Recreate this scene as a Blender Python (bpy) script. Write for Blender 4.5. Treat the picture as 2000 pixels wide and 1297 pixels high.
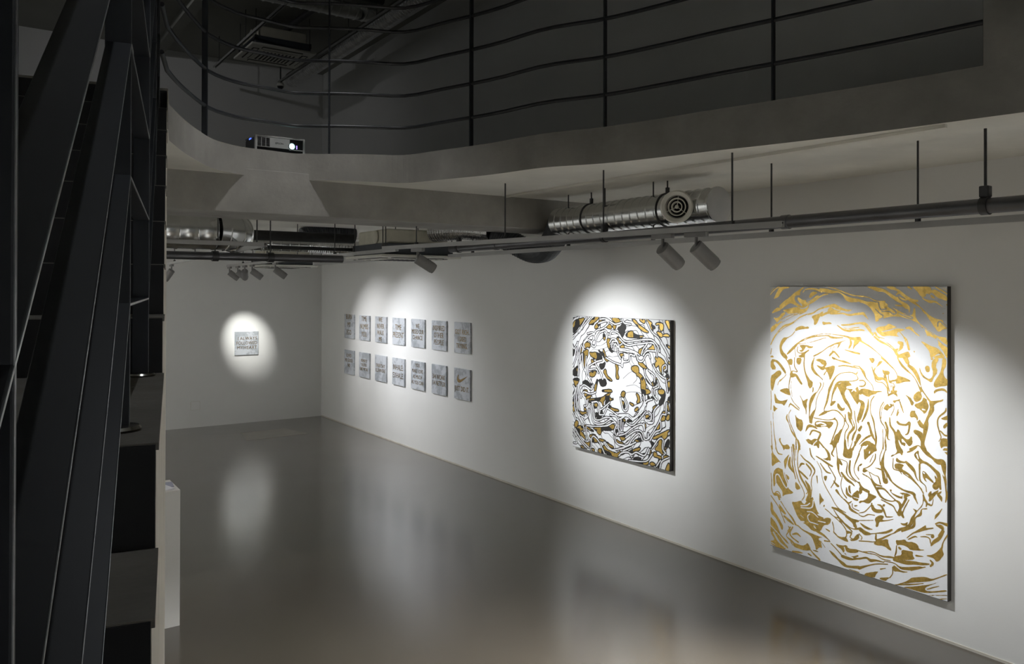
import bpy, bmesh, math, random
import numpy as np
from mathutils import Vector, Matrix
from mathutils.geometry import tessellate_polygon

random.seed(7)
for o in list(bpy.data.objects):
    bpy.data.objects.remove(o)
scene = bpy.context.scene
col = scene.collection

# ------------------------------------------------------------------ camera
FPX, CXP, CYP, CAMH = 1544.5, 1000.0, 555.9, 2.4
YAW, PIT, ROL = math.radians(34.523), math.radians(0.334), math.radians(0.134)
_f = Vector((math.sin(YAW)*math.cos(PIT), math.cos(YAW)*math.cos(PIT), math.sin(PIT)))
_r0 = Vector((math.cos(YAW), -math.sin(YAW), 0)); _u0 = _r0.cross(_f)
_r = math.cos(ROL)*_r0 + math.sin(ROL)*_u0
_u = -math.sin(ROL)*_r0 + math.cos(ROL)*_u0
CAM = Vector((0, 0, CAMH))
cd = bpy.data.cameras.new('camera'); cam = bpy.data.objects.new('camera', cd); col.objects.link(cam)
cd.sensor_width = 36; cd.lens = FPX*36/2000; cd.shift_y = -(648.5-CYP)/2000; cd.clip_start = .02
m = Matrix((_r, _u, -_f)).transposed().to_4x4(); m.translation = CAM
cam.matrix_world = m
scene.camera = cam
w = bpy.data.worlds.new('world'); scene.world = w; w.use_nodes = True
w.node_tree.nodes['Background'].inputs[0].default_value = (.94, .97, 1.0, 1)
w.node_tree.nodes['Background'].inputs[1].default_value = .16
vs = scene.view_settings
vs.view_transform = 'Standard'; vs.look = 'None'; vs.gamma = 1; vs.use_curve_mapping = False
vs.exposure = 0.0

def ray(px, py):
    return (_f + _r*((px-CXP)/FPX) - _u*((py-CYP)/FPX))
def at_z(px, py, z):
    d = ray(px, py); return CAM + d*((z-CAMH)/d.z)
def at_y(px, py, y):
    d = ray(px, py); return CAM + d*(y/d.y)
def at_x(px, py, x):
    d = ray(px, py); return CAM + d*(x/d.x)

WX, FY, SOF, CEIL = 5.510, 14.359, 3.254, 6.45     # right wall, far wall, soffit, upper ceiling
LX, BY = -3.4, -5.0

# ------------------------------------------------------------------ materials
def mat(name, base=(.5, .5, .5), rough=.6, metal=0., noise=None, bump=None, spec=.5, emit=None, coat=0., var2=None, rvar=None):
    mt = bpy.data.materials.new(name); mt.use_nodes = True
    nt = mt.node_tree; b = nt.nodes['Principled BSDF']
    b.inputs['Base Color'].default_value = (*base, 1)
    b.inputs['Roughness'].default_value = rough
    b.inputs['Metallic'].default_value = metal
    b.inputs['Specular IOR Level'].default_value = spec
    b.inputs['Coat Weight'].default_value = coat
    tc = nt.nodes.new('ShaderNodeTexCoord')
    if noise:
        sc, amt, det = noise
        n = nt.nodes.new('ShaderNodeTexNoise'); n.inputs['Scale'].default_value = sc; n.inputs['Detail'].default_value = det
        n.inputs['Roughness'].default_value = .6
        nt.links.new(tc.outputs['Object'], n.inputs['Vector'])
        r = nt.nodes.new('ShaderNodeValToRGB')
        lo = tuple(max(0, c*(1-amt)) for c in base); hi = tuple(min(1, c*(1+amt)) for c in (var2 or base))
        r.color_ramp.elements[0].color = (*lo, 1); r.color_ramp.elements[1].color = (*hi, 1)
        r.color_ramp.elements[0].position = .3; r.color_ramp.elements[1].position = .7
        nt.links.new(n.outputs['Fac'], r.inputs['Fac'])
        nt.links.new(r.outputs['Color'], b.inputs['Base Color'])
    if rvar:
        n2 = nt.nodes.new('ShaderNodeTexNoise'); n2.inputs['Scale'].default_value = rvar[0]; n2.inputs['Detail'].default_value = 6
        nt.links.new(tc.outputs['Object'], n2.inputs['Vector'])
        mr = nt.nodes.new('ShaderNodeMapRange'); mr.inputs['To Min'].default_value = rvar[1]; mr.inputs['To Max'].default_value = rvar[2]
        mr.inputs['From Min'].default_value = .3; mr.inputs['From Max'].default_value = .7
        nt.links.new(n2.outputs['Fac'], mr.inputs['Value']); nt.links.new(mr.outputs['Result'], b.inputs['Roughness'])
    if bump:
        n3 = nt.nodes.new('ShaderNodeTexNoise'); n3.inputs['Scale'].default_value = bump[0]; n3.inputs['Detail'].default_value = 8
        nt.links.new(tc.outputs['Object'], n3.inputs['Vector'])
        bp = nt.nodes.new('ShaderNodeBump'); bp.inputs['Strength'].default_value = bump[1]; bp.inputs['Distance'].default_value = .01
        nt.links.new(n3.outputs['Fac'], bp.inputs['Height']); nt.links.new(bp.outputs['Normal'], b.inputs['Normal'])
    if emit:
        b.inputs['Emission Color'].default_value = (*emit[0], 1); b.inputs['Emission Strength'].default_value = emit[1]
    return mt

M = {}
M['wall'] = mat('white_wall_paint', (.80, .80, .78), .75, noise=(1.2, .02, 3), bump=(120, .04))
M['ceil'] = mat('upper_ceiling_paint', (.30, .30, .27), .9, noise=(1.0, .08, 3))
M['concrete'] = mat('bare_concrete', (.31, .30, .275), .85, noise=(2.2, .22, 9), bump=(35, .18))
M['soffit'] = mat('pale_concrete_soffit', (.70, .685, .625), .85, noise=(1.6, .10, 9), bump=(30, .12))
M['tread'] = mat('stair_tread_concrete', (.22, .205, .18), .8, noise=(6, .2, 8), bump=(60, .2))
M['plaster'] = mat('stair_side_plaster', (.62, .59, .52), .8, noise=(5, .12, 8), bump=(40, .25))
M['black'] = mat('black_riser_paint', (.008, .008, .009), .55, noise=(9, .4, 5))
M['edge'] = mat('bright_highlight_edge', (.42, .43, .43), .38, .9, noise=(40, .35, 5))  # stands in for the highlight along the bar edges
M['steel'] = mat('dark_blue_steel_paint', (.021, .024, .029), .42, noise=(8, .15, 4))
M['rail'] = mat('dark_grey_rail_paint', (.030, .032, .036), .45, noise=(8, .15, 4))
M['chrome'] = mat('polished_flange_metal', (.55, .54, .50), .25, 1.0, noise=(12, .1, 3))
M['galv'] = mat('galvanised_duct', (.62, .63, .62), .24, 1.0, noise=(7, .04, 5), rvar=(4, .20, .28))
M['foil'] = mat('crinkled_foil_duct', (.70, .70, .70), .22, 1.0, noise=(9, .2, 5), bump=(40, .6))
M['darkduct'] = mat('dark_flexible_duct', (.05, .055, .06), .5, noise=(9, .2, 4))
M['pipe'] = mat('grey_painted_pipe', (.12, .12, .125), .38, .6, noise=(6, .12, 4))
M['insul'] = mat('black_pipe_insulation', (.025, .025, .025), .7, noise=(14, .3, 5))
M['rod'] = mat('threaded_rod_steel', (.06, .06, .06), .5, .5, noise=(20, .2, 2))
M['track'] = mat('grey_white_track', (.42, .42, .41), .5, noise=(8, .05, 2))
M['lamp'] = mat('spotlight_grey_white_enamel', (.23, .225, .22), .45, noise=(20, .04, 2))
M['lampdark'] = mat('spotlight_slot_dark', (.03, .03, .03), .6, noise=(20, .1, 2))
M['lens'] = mat('glowing_spot_lens', (.9, .9, .9), .3, emit=((1, .97, .92), 3), noise=(5, .02, 2))
M['plastic'] = mat('off_white_plastic', (.66, .65, .59), .5, noise=(5, .04, 3))
M['beige'] = mat('beige_insulation_foam', (.50, .48, .39), .7, noise=(8, .1, 4), bump=(40, .15))
M['unit'] = mat('dark_blue_grey_unit_casing', (.05, .058, .068), .5, noise=(7, .1, 3))
M['slot'] = mat('dark_air_slot', (.02, .018, .016), .7, noise=(20, .2, 3))
M['gold'] = mat('gold_leaf', (.66, .45, .13), .34, 1.0, noise=(38, .22, 8), rvar=(24, .26, .46), bump=(90, .12))
M['letter'] = mat('inlaid_gold_letter', (.44, .31, .15), .24, 1.0, noise=(30, .1, 3))
M['canvas'] = mat('white_canvas_panel', (.83, .84, .85), .6, noise=(60, .015, 3))
M['panelside'] = mat('dark_panel_edge', (.055, .05, .045), .6, noise=(20, .1, 3))
M['ink'] = mat('black_ink', (.015, .014, .013), .5, noise=(30, .3, 3))
M['plinth'] = mat('white_plinth_paint', (.72, .71, .67), .6, noise=(3, .02, 3))
M['paper'] = mat('white_paper', (.85, .85, .88), .7, noise=(30, .02, 2))
M['print'] = mat('blue_grey_print', (.35, .36, .45), .7, noise=(30, .1, 2))
M['projw'] = mat('projector_white_shell', (.55, .55, .54), .4, noise=(9, .03, 2))
M['projd'] = mat('projector_black_shell', (.012, .012, .014), .3, noise=(9, .1, 2))
M['projlens'] = mat('projector_lit_lens', (.2, .4, .5), .2, emit=((.55, .95, 1.0), 30), noise=(9, .1, 2))
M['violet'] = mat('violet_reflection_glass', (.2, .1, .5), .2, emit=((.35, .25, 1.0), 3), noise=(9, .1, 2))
M['bled'] = mat('blue_status_lamp', (.1, .15, .6), .3, emit=((.1, .2, 1.0), 1.5), noise=(9, .1, 2))
M['gled'] = mat('green_exit_lamp', (.1, .7, .4), .3, emit=((.1, 1.0, .6), 2.5), noise=(9, .1, 2))

def marble():
    mt = bpy.data.materials.new('grey_veined_marble'); mt.use_nodes = True
    nt = mt.node_tree; b = nt.nodes['Principled BSDF']; b.inputs['Roughness'].default_value = .38
    g = nt.nodes.new('ShaderNodeNewGeometry')
    n1 = nt.nodes.new('ShaderNodeTexNoise'); n1.inputs['Scale'].default_value = 4; n1.inputs['Detail'].default_value = 9; n1.inputs['Distortion'].default_value = 1.2
    n2 = nt.nodes.new('ShaderNodeTexNoise'); n2.inputs['Scale'].default_value = 26; n2.inputs['Detail'].default_value = 6
    nt.links.new(g.outputs['Position'], n1.inputs['Vector']); nt.links.new(g.outputs['Position'], n2.inputs['Vector'])
    r = nt.nodes.new('ShaderNodeValToRGB')
    e = r.color_ramp.elements
    e[0].position = .30; e[0].color = (.30, .325, .35, 1); e[1].position = .72; e[1].color = (.60, .625, .66, 1)
    k = e.new(.48); k.color = (.42, .445, .475, 1); k = e.new(.515); k.color = (.55, .575, .61, 1)
    mx = nt.nodes.new('ShaderNodeMix'); mx.data_type = 'FLOAT'; mx.inputs[0].default_value = .3
    nt.links.new(n1.outputs['Fac'], mx.inputs[2]); nt.links.new(n2.outputs['Fac'], mx.inputs[3])
    nt.links.new(mx.outputs[0], r.inputs['Fac']); nt.links.new(r.outputs['Color'], b.inputs['Base Color'])
    return mt
M['marble'] = marble()

def floor_mat():
    mt = bpy.data.materials.new('polished_concrete_floor'); mt.use_nodes = True
    nt = mt.node_tree; b = nt.nodes['Principled BSDF']; L = nt.links
    tc = nt.nodes.new('ShaderNodeTexCoord')
    def noise(sc, det, dist=0):
        n = nt.nodes.new('ShaderNodeTexNoise'); n.inputs['Scale'].default_value = sc; n.inputs['Detail'].default_value = det
        n.inputs['Distortion'].default_value = dist; n.inputs['Roughness'].default_value = .6
        L.new(tc.outputs['Object'], n.inputs['Vector']); return n
    a = noise(.9, 9, .6); c = noise(7, 8); d = noise(45, 4)
    r = nt.nodes.new('ShaderNodeValToRGB'); e = r.color_ramp.elements
    e[0].position = .25; e[0].color = (.064, .054, .040, 1); e[1].position = .78; e[1].color = (.102, .087, .065, 1)
    mx = nt.nodes.new('ShaderNodeMix'); mx.data_type = 'FLOAT'; mx.inputs[0].default_value = .3
    L.new(a.outputs['Fac'], mx.inputs[2]); L.new(c.outputs['Fac'], mx.inputs[3]); L.new(mx.outputs[0], r.inputs['Fac'])
    # dark flecks
    r2 = nt.nodes.new('ShaderNodeValToRGB'); r2.color_ramp.elements[0].position = .24; r2.color_ramp.elements[1].position = .29
    r2.color_ramp.elements[0].color = (.55, .55, .55, 1); r2.color_ramp.elements[1].color = (1, 1, 1, 1)
    L.new(d.outputs['Fac'], r2.inputs['Fac'])
    mu = nt.nodes.new('ShaderNodeMix'); mu.data_type = 'RGBA'; mu.blend_type = 'MULTIPLY'; mu.inputs[0].default_value = 1
    L.new(r.outputs['Color'], mu.inputs[6]); L.new(r2.outputs['Color'], mu.inputs[7])
    L.new(mu.outputs[2], b.inputs['Base Color'])
    mr = nt.nodes.new('ShaderNodeMapRange'); mr.inputs['From Min'].default_value = .3; mr.inputs['From Max'].default_value = .7
    mr.inputs['To Min'].default_value = .18; mr.inputs['To Max'].default_value = .25
    L.new(a.outputs['Fac'], mr.inputs['Value']); L.new(mr.outputs['Result'], b.inputs['Roughness'])
    b.inputs['Specular IOR Level'].default_value = .5; b.inputs['Coat Weight'].default_value = .75; b.inputs['Coat Roughness'].default_value = .19; b.inputs['Coat IOR'].default_value = 1.5
    bp = nt.nodes.new('ShaderNodeBump'); bp.inputs['Strength'].default_value = .05; bp.inputs['Distance'].default_value = .01
    L.new(c.outputs['Fac'], bp.inputs['Height']); L.new(bp.outputs['Normal'], b.inputs['Normal'])
    return mt
M['floor'] = floor_mat()
M['patch'] = mat('pale_floor_repair', (.24, .225, .19), .3, noise=(3, .08, 6), spec=.8)

# ------------------------------------------------------------------ mesh helpers
ORG = {}
def link(o, parent=None):
    col.objects.link(o)
    if parent is not None: o.parent = parent
    return o
def empty(name, loc=(0, 0, 0), label=None, cat=None, group=None):
    o = bpy.data.objects.new(name, None); o.location = loc; o.empty_display_size = .1
    col.objects.link(o); ORG[o.name] = Vector(loc)
    tag(o, label, cat, group); return o
def tag(o, label=None, cat=None, group=None, kind=None):
    if label: o['label'] = label
    if cat: o['category'] = cat
    if group: o['group'] = group
    if kind: o['kind'] = kind
    return o
def basis(ax):
    ax = Vector(ax).normalized()
    t = Vector((0, 0, 1)) if abs(ax.z) < .9 else Vector((1, 0, 0))
    a = ax.cross(t).normalized(); return a, ax.cross(a).normalized()

class MB:
    def __init__(s): s.v = []; s.f = []
    def poly(s, pts):
        n = len(s.v); s.v += [Vector(p) for p in pts]; s.f.append(tuple(range(n, n+len(pts)))); return s
    def hexa(s, p):      # 8 corners: bottom 0-3, top 4-7
        n = len(s.v); s.v += [Vector(q) for q in p]
        for f in ((3, 2, 1, 0), (4, 5, 6, 7), (0, 1, 5, 4), (1, 2, 6, 5), (2, 3, 7, 6), (3, 0, 4, 7)):
            s.f.append(tuple(n+i for i in f))
        return s
    def box(s, x0, x1, y0, y1, z0, z1):
        return s.hexa([(x0, y0, z0), (x1, y0, z0), (x1, y1, z0), (x0, y1, z0), (x0, y0, z1), (x1, y0, z1), (x1, y1, z1), (x0, y1, z1)])
    def obox(s, c, ax, sx, sy, sz, up=(0, 0, 1)):     # oriented box: ax = local x
        ax = Vector(ax).normalized(); up = Vector(up); ay = up.cross(ax).normalized(); az = ax.cross(ay)
        c = Vector(c); P = []
        for k in (-1, 1):
            for (i, j) in ((-1, -1), (1, -1), (1, 1), (-1, 1)):
                P.append(c + ax*(i*sx/2) + ay*(j*sy/2) + az*(k*sz/2))
        return s.hexa(P)
    def prism(s, pts, off):     # polygon extruded by vector off
        n = len(s.v); k = len(pts); off = Vector(off)
        s.v += [Vector(p) for p in pts] + [Vector(p)+off for p in pts]
        s.f.append(tuple(range(n+k-1, n-1, -1))); s.f.append(tuple(range(n+k, n+2*k)))
        for i in range(k):
            j = (i+1) % k; s.f.append((n+i, n+j, n+k+j, n+k+i))
        return s
    def tube(s, path, rad, seg=16, caps=True, closed=False):
        path = [Vector(p) for p in path]; n0 = len(s.v); k = len(path)
        prev = None
        for i, p in enumerate(path):
            t = (path[min(i+1, k-1)] - path[max(i-1, 0)]).normalized()
            if prev is None: a, b = basis(t)
            else:
                a = (prev - t*prev.dot(t)).normalized(); b = t.cross(a)
            prev = a
            r = rad(i) if callable(rad) else rad
            for j in range(seg):
                an = 2*math.pi*j/seg; s.v.append(p + (a*math.cos(an) + b*math.sin(an))*r)
        for i in range(k-1):
            for j in range(seg):
                j2 = (j+1) % seg
                s.f.append((n0+i*seg+j, n0+i*seg+j2, n0+(i+1)*seg+j2, n0+(i+1)*seg+j))
        if caps:
            s.f.append(tuple(n0+j for j in range(seg-1, -1, -1))); s.f.append(tuple(n0+(k-1)*seg+j for j in range(seg)))
        return s
    def cyl(s, a, b, r, seg=20, r2=None):
        return s.tube([a, b], (lambda i: r if i == 0 or r2 is None else r2), seg)
    def lathe(s, c, ax, prof, seg=28):      # prof: list of (dist along ax, radius)
        c = Vector(c); ax = Vector(ax).normalized(); a, b = basis(ax); n0 = len(s.v)
        for (h, r) in prof:
            for j in range(seg):
                an = 2*math.pi*j/seg; s.v.append(c + ax*h + (a*math.cos(an)+b*math.sin(an))*max(r, 1e-4))
        for i in range(len(prof)-1):
            for j in range(seg):
                j2 = (j+1) % seg; s.f.append((n0+i*seg+j, n0+i*seg+j2, n0+(i+1)*seg+j2, n0+(i+1)*seg+j))
        return s
    def torus(s, c, ax, R, r, seg=28, k=10):
        prof = [(r*math.sin(2*math.pi*i/k), R + r*math.cos(2*math.pi*i/k)) for i in range(k+1)]
        return s.lathe(c, ax, prof, seg)
    def build(s, name, material, parent=None, smooth=False, bevel=0, local=False):
        o0 = Vector((0, 0, 0))
        if parent is not None and not local: o0 = ORG[parent.name]
        me = bpy.data.meshes.new(name)
        me.from_pydata([tuple(v-o0) for v in s.v], [], s.f); me.materials.append(material)
        bm = bmesh.new(); bm.from_mesh(me); bmesh.ops.recalc_face_normals(bm, faces=bm.faces); bm.to_mesh(me); bm.free()
        if smooth:
            for p in me.polygons: p.use_smooth = True
            me.set_sharp_from_angle(angle=math.radians(38))
        o = bpy.data.objects.new(name, me); link(o, parent); ORG[o.name] = o0
        if bevel:
            bv = o.modifiers.new('bevel', 'BEVEL'); bv.width = bevel; bv.segments = 2; bv.limit_method = 'ANGLE'
        return o

def struct(o, label=None, cat=None):
    o['kind'] = 'structure'
    return tag(o, label, cat)

def spline(pts, n):
    """Catmull-Rom through pts, n samples in all"""
    P = [Vector(p) for p in pts]; P = [P[0]*2-P[1]] + P + [P[-1]*2-P[-2]]
    k = len(P)-3; out = []
    for i in range(n):
        t = i/(n-1)*k; j = min(int(t), k-1); t -= j
        a, b, c, d = P[j:j+4]
        out.append(.5*((2*b) + (c-a)*t + (2*a-5*b+4*c-d)*t*t + (3*b-a-3*c+d)*t**3))
    return out

def copy_tree(o, parent=None):
    c = o.copy(); col.objects.link(c); c.parent = parent
    for ch in list(o.children): copy_tree(ch, c)
    return c

# ------------------------------------------------------------------ room shell
def slabbox(name, a, material, label, cat='wall'):
    return struct(MB().box(*a).build(name, material), label, cat)
slabbox('floor', (LX, WX, BY, FY, -.2, 0), M['floor'], 'polished grey concrete floor reflecting the lit walls', 'floor')
slabbox('wall_right', (WX, WX+.2, BY, FY+.2, 0, CEIL), M['wall'], 'long white wall carrying the paintings and marble tiles', 'wall')
slabbox('wall_far', (LX, WX, FY, FY+.2, 0, CEIL), M['wall'], 'white end wall with one lit marble tile', 'wall')
slabbox('wall_left', (LX-.2, LX, BY, FY+.2, 0, 3.45), M['wall'], 'white wall behind the staircase', 'wall')
slabbox('wall_left_below_gap', (LX-.2, LX, 9.2, FY+.2, 3.45, 3.7), M['wall'], 'white wall strip under a gap added to light the upper floor', 'wall')  # wall strip below a gap left open for fill light
slabbox('wall_left_upper', (LX-.2, LX, BY, 9.2, 3.45, CEIL), M['wall'], 'white upper wall left of the stairs', 'wall')   # gap beyond it is added to let world light in upstairs
slabbox('wall_near', (LX, WX, BY-.2, BY, 2.3, CEIL), M['wall'], 'wall behind the viewpoint over an opening added to let soft light in', 'wall')  # opening below is added so soft world light reaches the room
slabbox('ceiling', (LX-.2, WX+.2, BY-.2, FY+.2, CEIL, CEIL+.2), M['ceil'], 'dark ceiling of the upper floor', 'ceiling')

# stair frame: u = up the flight, v = to the room side
AZ = math.radians(11.16)
SU = Vector((math.sin(AZ), math.cos(AZ), 0)); SV = Vector((math.cos(AZ), -math.sin(AZ), 0))
def st(r, s, z): return SU*r + SV*s + Vector((0, 0, z))

# mezzanine slab with the curved void
edge_px = [(330, 274), (354, 294), (384, 313), (419.5, 330), (470, 340.6), (520, 345.8), (551, 349.2), (575, 351.4), (600, 352), (650, 352.6), (720, 355), (790, 357.5), (860, 351), (960, 341), (1060, 327.5), (1180, 319), (1300, 306), (1400, 294), (1500, 283), (1700, 259), (1925, 229), (2000, 219)]
edge = [at_z(x, y, SOF) for x, y in edge_px]
e0 = edge[-1]
edge += [Vector((e0.x+.16, e0.y-.8, SOF)), Vector((e0.x+.25, e0.y-2.2, SOF)), Vector((e0.x+.28, BY+.02, SOF))]
edge = spline(edge, 150)
STOP = 4.62
def ztop(p): return 3.462 + .05*min(1, max(0, (p.x-2.3)/1.6))
lead = [Vector((*st(-5.6, -1.45, 0).xy, SOF)), Vector((*st(STOP, -1.45, 0).xy, SOF)), Vector((*st(STOP, -.016, 0).xy, SOF))]
lead[0].y = max(lead[0].y, BY+.02)
void = lead + edge
outline = [Vector((WX-.001, BY+.02, SOF)), Vector((WX-.001, FY-.001, SOF)), Vector((LX+.001, FY-.001, SOF)), Vector((LX+.001, BY+.02, SOF))] + void
def slab_mesh():
    n = len(outline); bmz = MB()
    top = [Vector((p.x, p.y, ztop(p))) for p in outline]
    tri = tessellate_polygon([[Vector((p.x, p.y, 0)) for p in outline]])
    bmz.v = [p.copy() for p in outline] + top
    for a, b, c in tri:
        bmz.f.append((a, c, b)); bmz.f.append((n+a, n+b, n+c))
    for i in range(n):
        j = (i+1) % n; bmz.f.append((i, j, n+j, n+i))
    return bmz
sl = slab_mesh().build('ceiling_mezzanine', M['soffit'])
sl.data.materials.append(M['concrete'])
for p in sl.data.polygons:
    if abs(p.normal.z) < .5: p.material_index = 1
struct(sl, 'curved concrete mezzanine slab with rounded open edge', 'slab')
# downstand beam under the slab
bm_ = MB().box(LX, WX, 6.03, 6.63, 2.972, SOF+.05).build('ceiling_beam', M['concrete'], bevel=.004)
struct(bm_, 'deep concrete beam crossing under the mezzanine slab', 'beam')
# concrete upstand wall at the near end of the mezzanine edge
iw = min(range(len(edge)), key=lambda i: (edge[i]-at_z(1925, 229, SOF)).length)
run = edge[iw:]
n_out = []
for i, p in enumerate(run):
    t = (run[min(i+1, len(run)-1)] - run[max(i-1, 0)]).normalized(); nrm = Vector((-t.y, t.x, 0))
    n_out.append(nrm if nrm.x > 0 else -nrm)
ring = [Vector((p.x, p.y, 3.512)) for p in run] + [Vector((p.x, p.y, 3.512)) + n*.22 for p, n in reversed(list(zip(run, n_out)))]
struct(MB().prism(ring, (0, 0, CEIL-3.512)).build('wall_mezzanine', M['concrete']), 'bare concrete wall rising at the end of the railing', 'wall')
# small flush access panel in the end wall, thin joint around it
ap = empty('access_panel', at_y(381, 793, FY), 'small white flush access panel low on the end wall', 'panel')
q0 = at_y(373, 801, FY); q1 = at_y(390, 784, FY)
MB().box(q0.x, q1.x, FY-.006, FY+.001, q0.z, q1.z).build('cover', M['wall'], ap)
MB().box(q0.x-.007, q1.x+.007, FY-.002, FY+.001, q0.z-.007, q1.z+.007).build('joint', M['soffit'], ap)
# light screed repair on the floor
q = [at_z(470, 846, 0), at_z(555, 836.5, 0), at_z(603, 847, 0), at_z(480, 861, 0)]
tag(MB().prism([Vector((p.x, p.y, -.01)) for p in q], (0, 0, .0115)).build('floor_patch', M['patch']), 'pale rectangular repair patch in the concrete floor near the far wall', 'floor patch')
# thin pale strip where wall meets floor
struct(MB().box(WX-.006, WX, BY, FY, .0, .018).build('baseboard_right', M['plaster']), 'thin pale strip along the foot of the long wall', 'baseboard')

# ------------------------------------------------------------------ staircase
RISE, GO = .17, .30
LAND = 2.15; R0, R1 = 1.41, 2.56
SW0, SW1 = -1.45, -.016
stair = empty('staircase', st(R0, -.7, 0), 'concrete staircase with black painted risers and pale plastered side', 'staircase')
prof = []                       # (r, z) outline of the walking line from bottom to top
n_low = 12
r = R0 - n_low*GO; z = LAND - (n_low+1)*RISE
z = max(z, 0)
steps = []                      # (r_front, r_back, z_top)
for k in range(n_low, 0, -1):
    steps.append((R0-k*GO, R0-(k-1)*GO, LAND-k*RISE))
steps.append((R0, R1, LAND))
n_up = 8
TOPZ = 3.470
RU = (TOPZ-LAND)/n_up
for k in range(1, n_up):
    steps.append((R1+(k-1)*.295, R1+k*.295, LAND+k*RU))
prof = [(steps[0][0], 0)]
for a, b, zz in steps: prof += [(a, zz-.012), (b, zz-.012)]
prof += [(steps[-1][1], TOPZ-.012), (STOP, TOPZ-.012), (STOP, 0)]
core = MB().prism([st(a, SW0, zz) for a, zz in prof], SV*(SW1-.004-SW0)).build('stair_core', M['plaster'], stair)
zp = 0
for a, b, zz in steps + [(steps[-1][1], STOP-.002, TOPZ)]:
    MB().obox(st((a+b)/2-.0045, (SW0+SW1)/2, zz-.006), SU, b-a-.001, SW1-SW0, .012).build('tread', M['tread'], stair)
    MB().obox(st(a-.004, (SW0+SW1)/2-.002, (zp+zz)/2-.001), SU, .007, SW1-SW0-.006, zz-zp-.004).build('riser', M['black'], stair)
    zp = zz

# ------------------------------------------------------------------ stair railing
rail = empty('stair_railing', st(1.55, -.085, LAND), 'dark steel flat bar railing rising beside the stairs in the foreground', 'railing')
SR = -.065
hts = [-.032, .194, .426, .66, .89]     # rail levels above the eye at the landing post
RW, RT = .040, .006
def s_at(r): return -.065 if r < 1.55 else -.065 + (.0085)*(r-1.55)/.94 if r < 2.49 else -.0565
def stair_z(r):
    zz = 0
    for a, b, q in steps:
        if r >= a: zz = q
    return zz
def post(rr, z0, z1):
    s1 = s_at(rr)
    ps = MB().obox(st(rr, s1-RW/2-.001, (z0+z1)/2), SV, RW+.002, .010, z1-z0).build('post', M['steel'], rail, bevel=.0012)
    MB().obox(st(rr-.0035, s1+.0002, (z0+z1)/2), SV, .0006, .0016, z1-z0-.01).build('edge_highlight', M['edge'], ps)  # bright metal strip added to give the edge its highlight
    MB().lathe(st(rr, s1-RW/2, z0), (0, 0, 1), [(0, .0), (0, .036), (.004, .040), (.009, .036), (.011, .022), (.011, 0)], 28).build('flange', M['chrome'], rail, smooth=True)
def flat(ra, za, rb, zb):
    a0, a1 = st(ra, s_at(ra)-RW, za), st(ra, s_at(ra), za); b0, b1 = st(rb, s_at(rb)-RW, zb), st(rb, s_at(rb), zb)
    up = Vector((0, 0, RT))
    rl = MB().hexa([a0, a1, b1, b0, a0+up, a1+up, b1+up, b0+up]).build('rail', M['steel'], rail, bevel=.0010)
    o_ = SV*.0004; lo, hi = up*.30, up*.80
    MB().hexa([a1+lo, a1+lo+o_, b1+lo+o_, b1+lo, a1+hi, a1+hi+o_, b1+hi+o_, b1+hi]).build('edge_highlight', M['edge'], rl)
SLP = .62
def zr(h, rr): return CAMH + h - SLP*(1.55-rr)
post(1.55, LAND, CAMH+hts[-1]); post(2.49, LAND, CAMH+hts[-1])
post(.4225, stair_z(.4225), zr(hts[-1], .4225)); post(-.75, stair_z(-.75), zr(hts[-1], -.75))
post(3.55, stair_z(3.55), CAMH+hts[-1]+.55*(3.55-2.49)); post(4.58, stair_z(4.55), CAMH+hts[-1]+.55*(4.58-2.49))
for h in hts:
    flat(-.75, zr(h, -.75), 1.545, CAMH+h)
    flat(1.555, CAMH+h, 2.485, CAMH+h)
    flat(2.495, CAMH+h, 4.58, CAMH+h+.55*(4.58-2.49))

# ------------------------------------------------------------------ mezzanine railing
mr = empty('mezzanine_railing', (edge[75].x, edge[75].y, ztop(edge[75])), 'dark railing of curved round bars along the mezzanine edge', 'railing')
def off_edge(i, d):
    t = (edge[min(i+1, len(edge)-1)] - edge[max(i-1, 0)]).normalized(); n = Vector((-t.y, t.x, 0))
    # away from the void: void lies on the right-hand side walking along the edge
    c = Vector((2.2, 2.5, 0)) - edge[i]
    if n.dot(c) > 0: n = -n
    return edge[i] + n*d
lines = [off_edge(i, .035) for i in range(0, iw+1)]
lines = [st(4.70, -.05, 0), st(4.86, -.03, 0)] + lines[2:]
for h in (.225, .485, .745, 1.005, 1.2):
    MB().tube([Vector((p.x, p.y, ztop(p)+h)) for p in lines[::2] + [lines[-1]]], .0135, 10).build('rail', M['rail'], mr, smooth=True)
for px, py in ((405, 264), (648, 301), (899, 287), (1165, 250), (1490, 203), (1894, 135)):
    q = at_z(px, py, 3.48)
    i = min(range(len(edge)), key=lambda k: (edge[k].xy - q.xy).length)
    p = off_edge(i, .035); t = (edge[i+1]-edge[i-1]).normalized()
    MB().obox((p.x, p.y, ztop(p)+.62), t.cross(Vector((0, 0, 1))), .040, .012, 1.25).build('post', M['steel'], mr, bevel=.0012)

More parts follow.
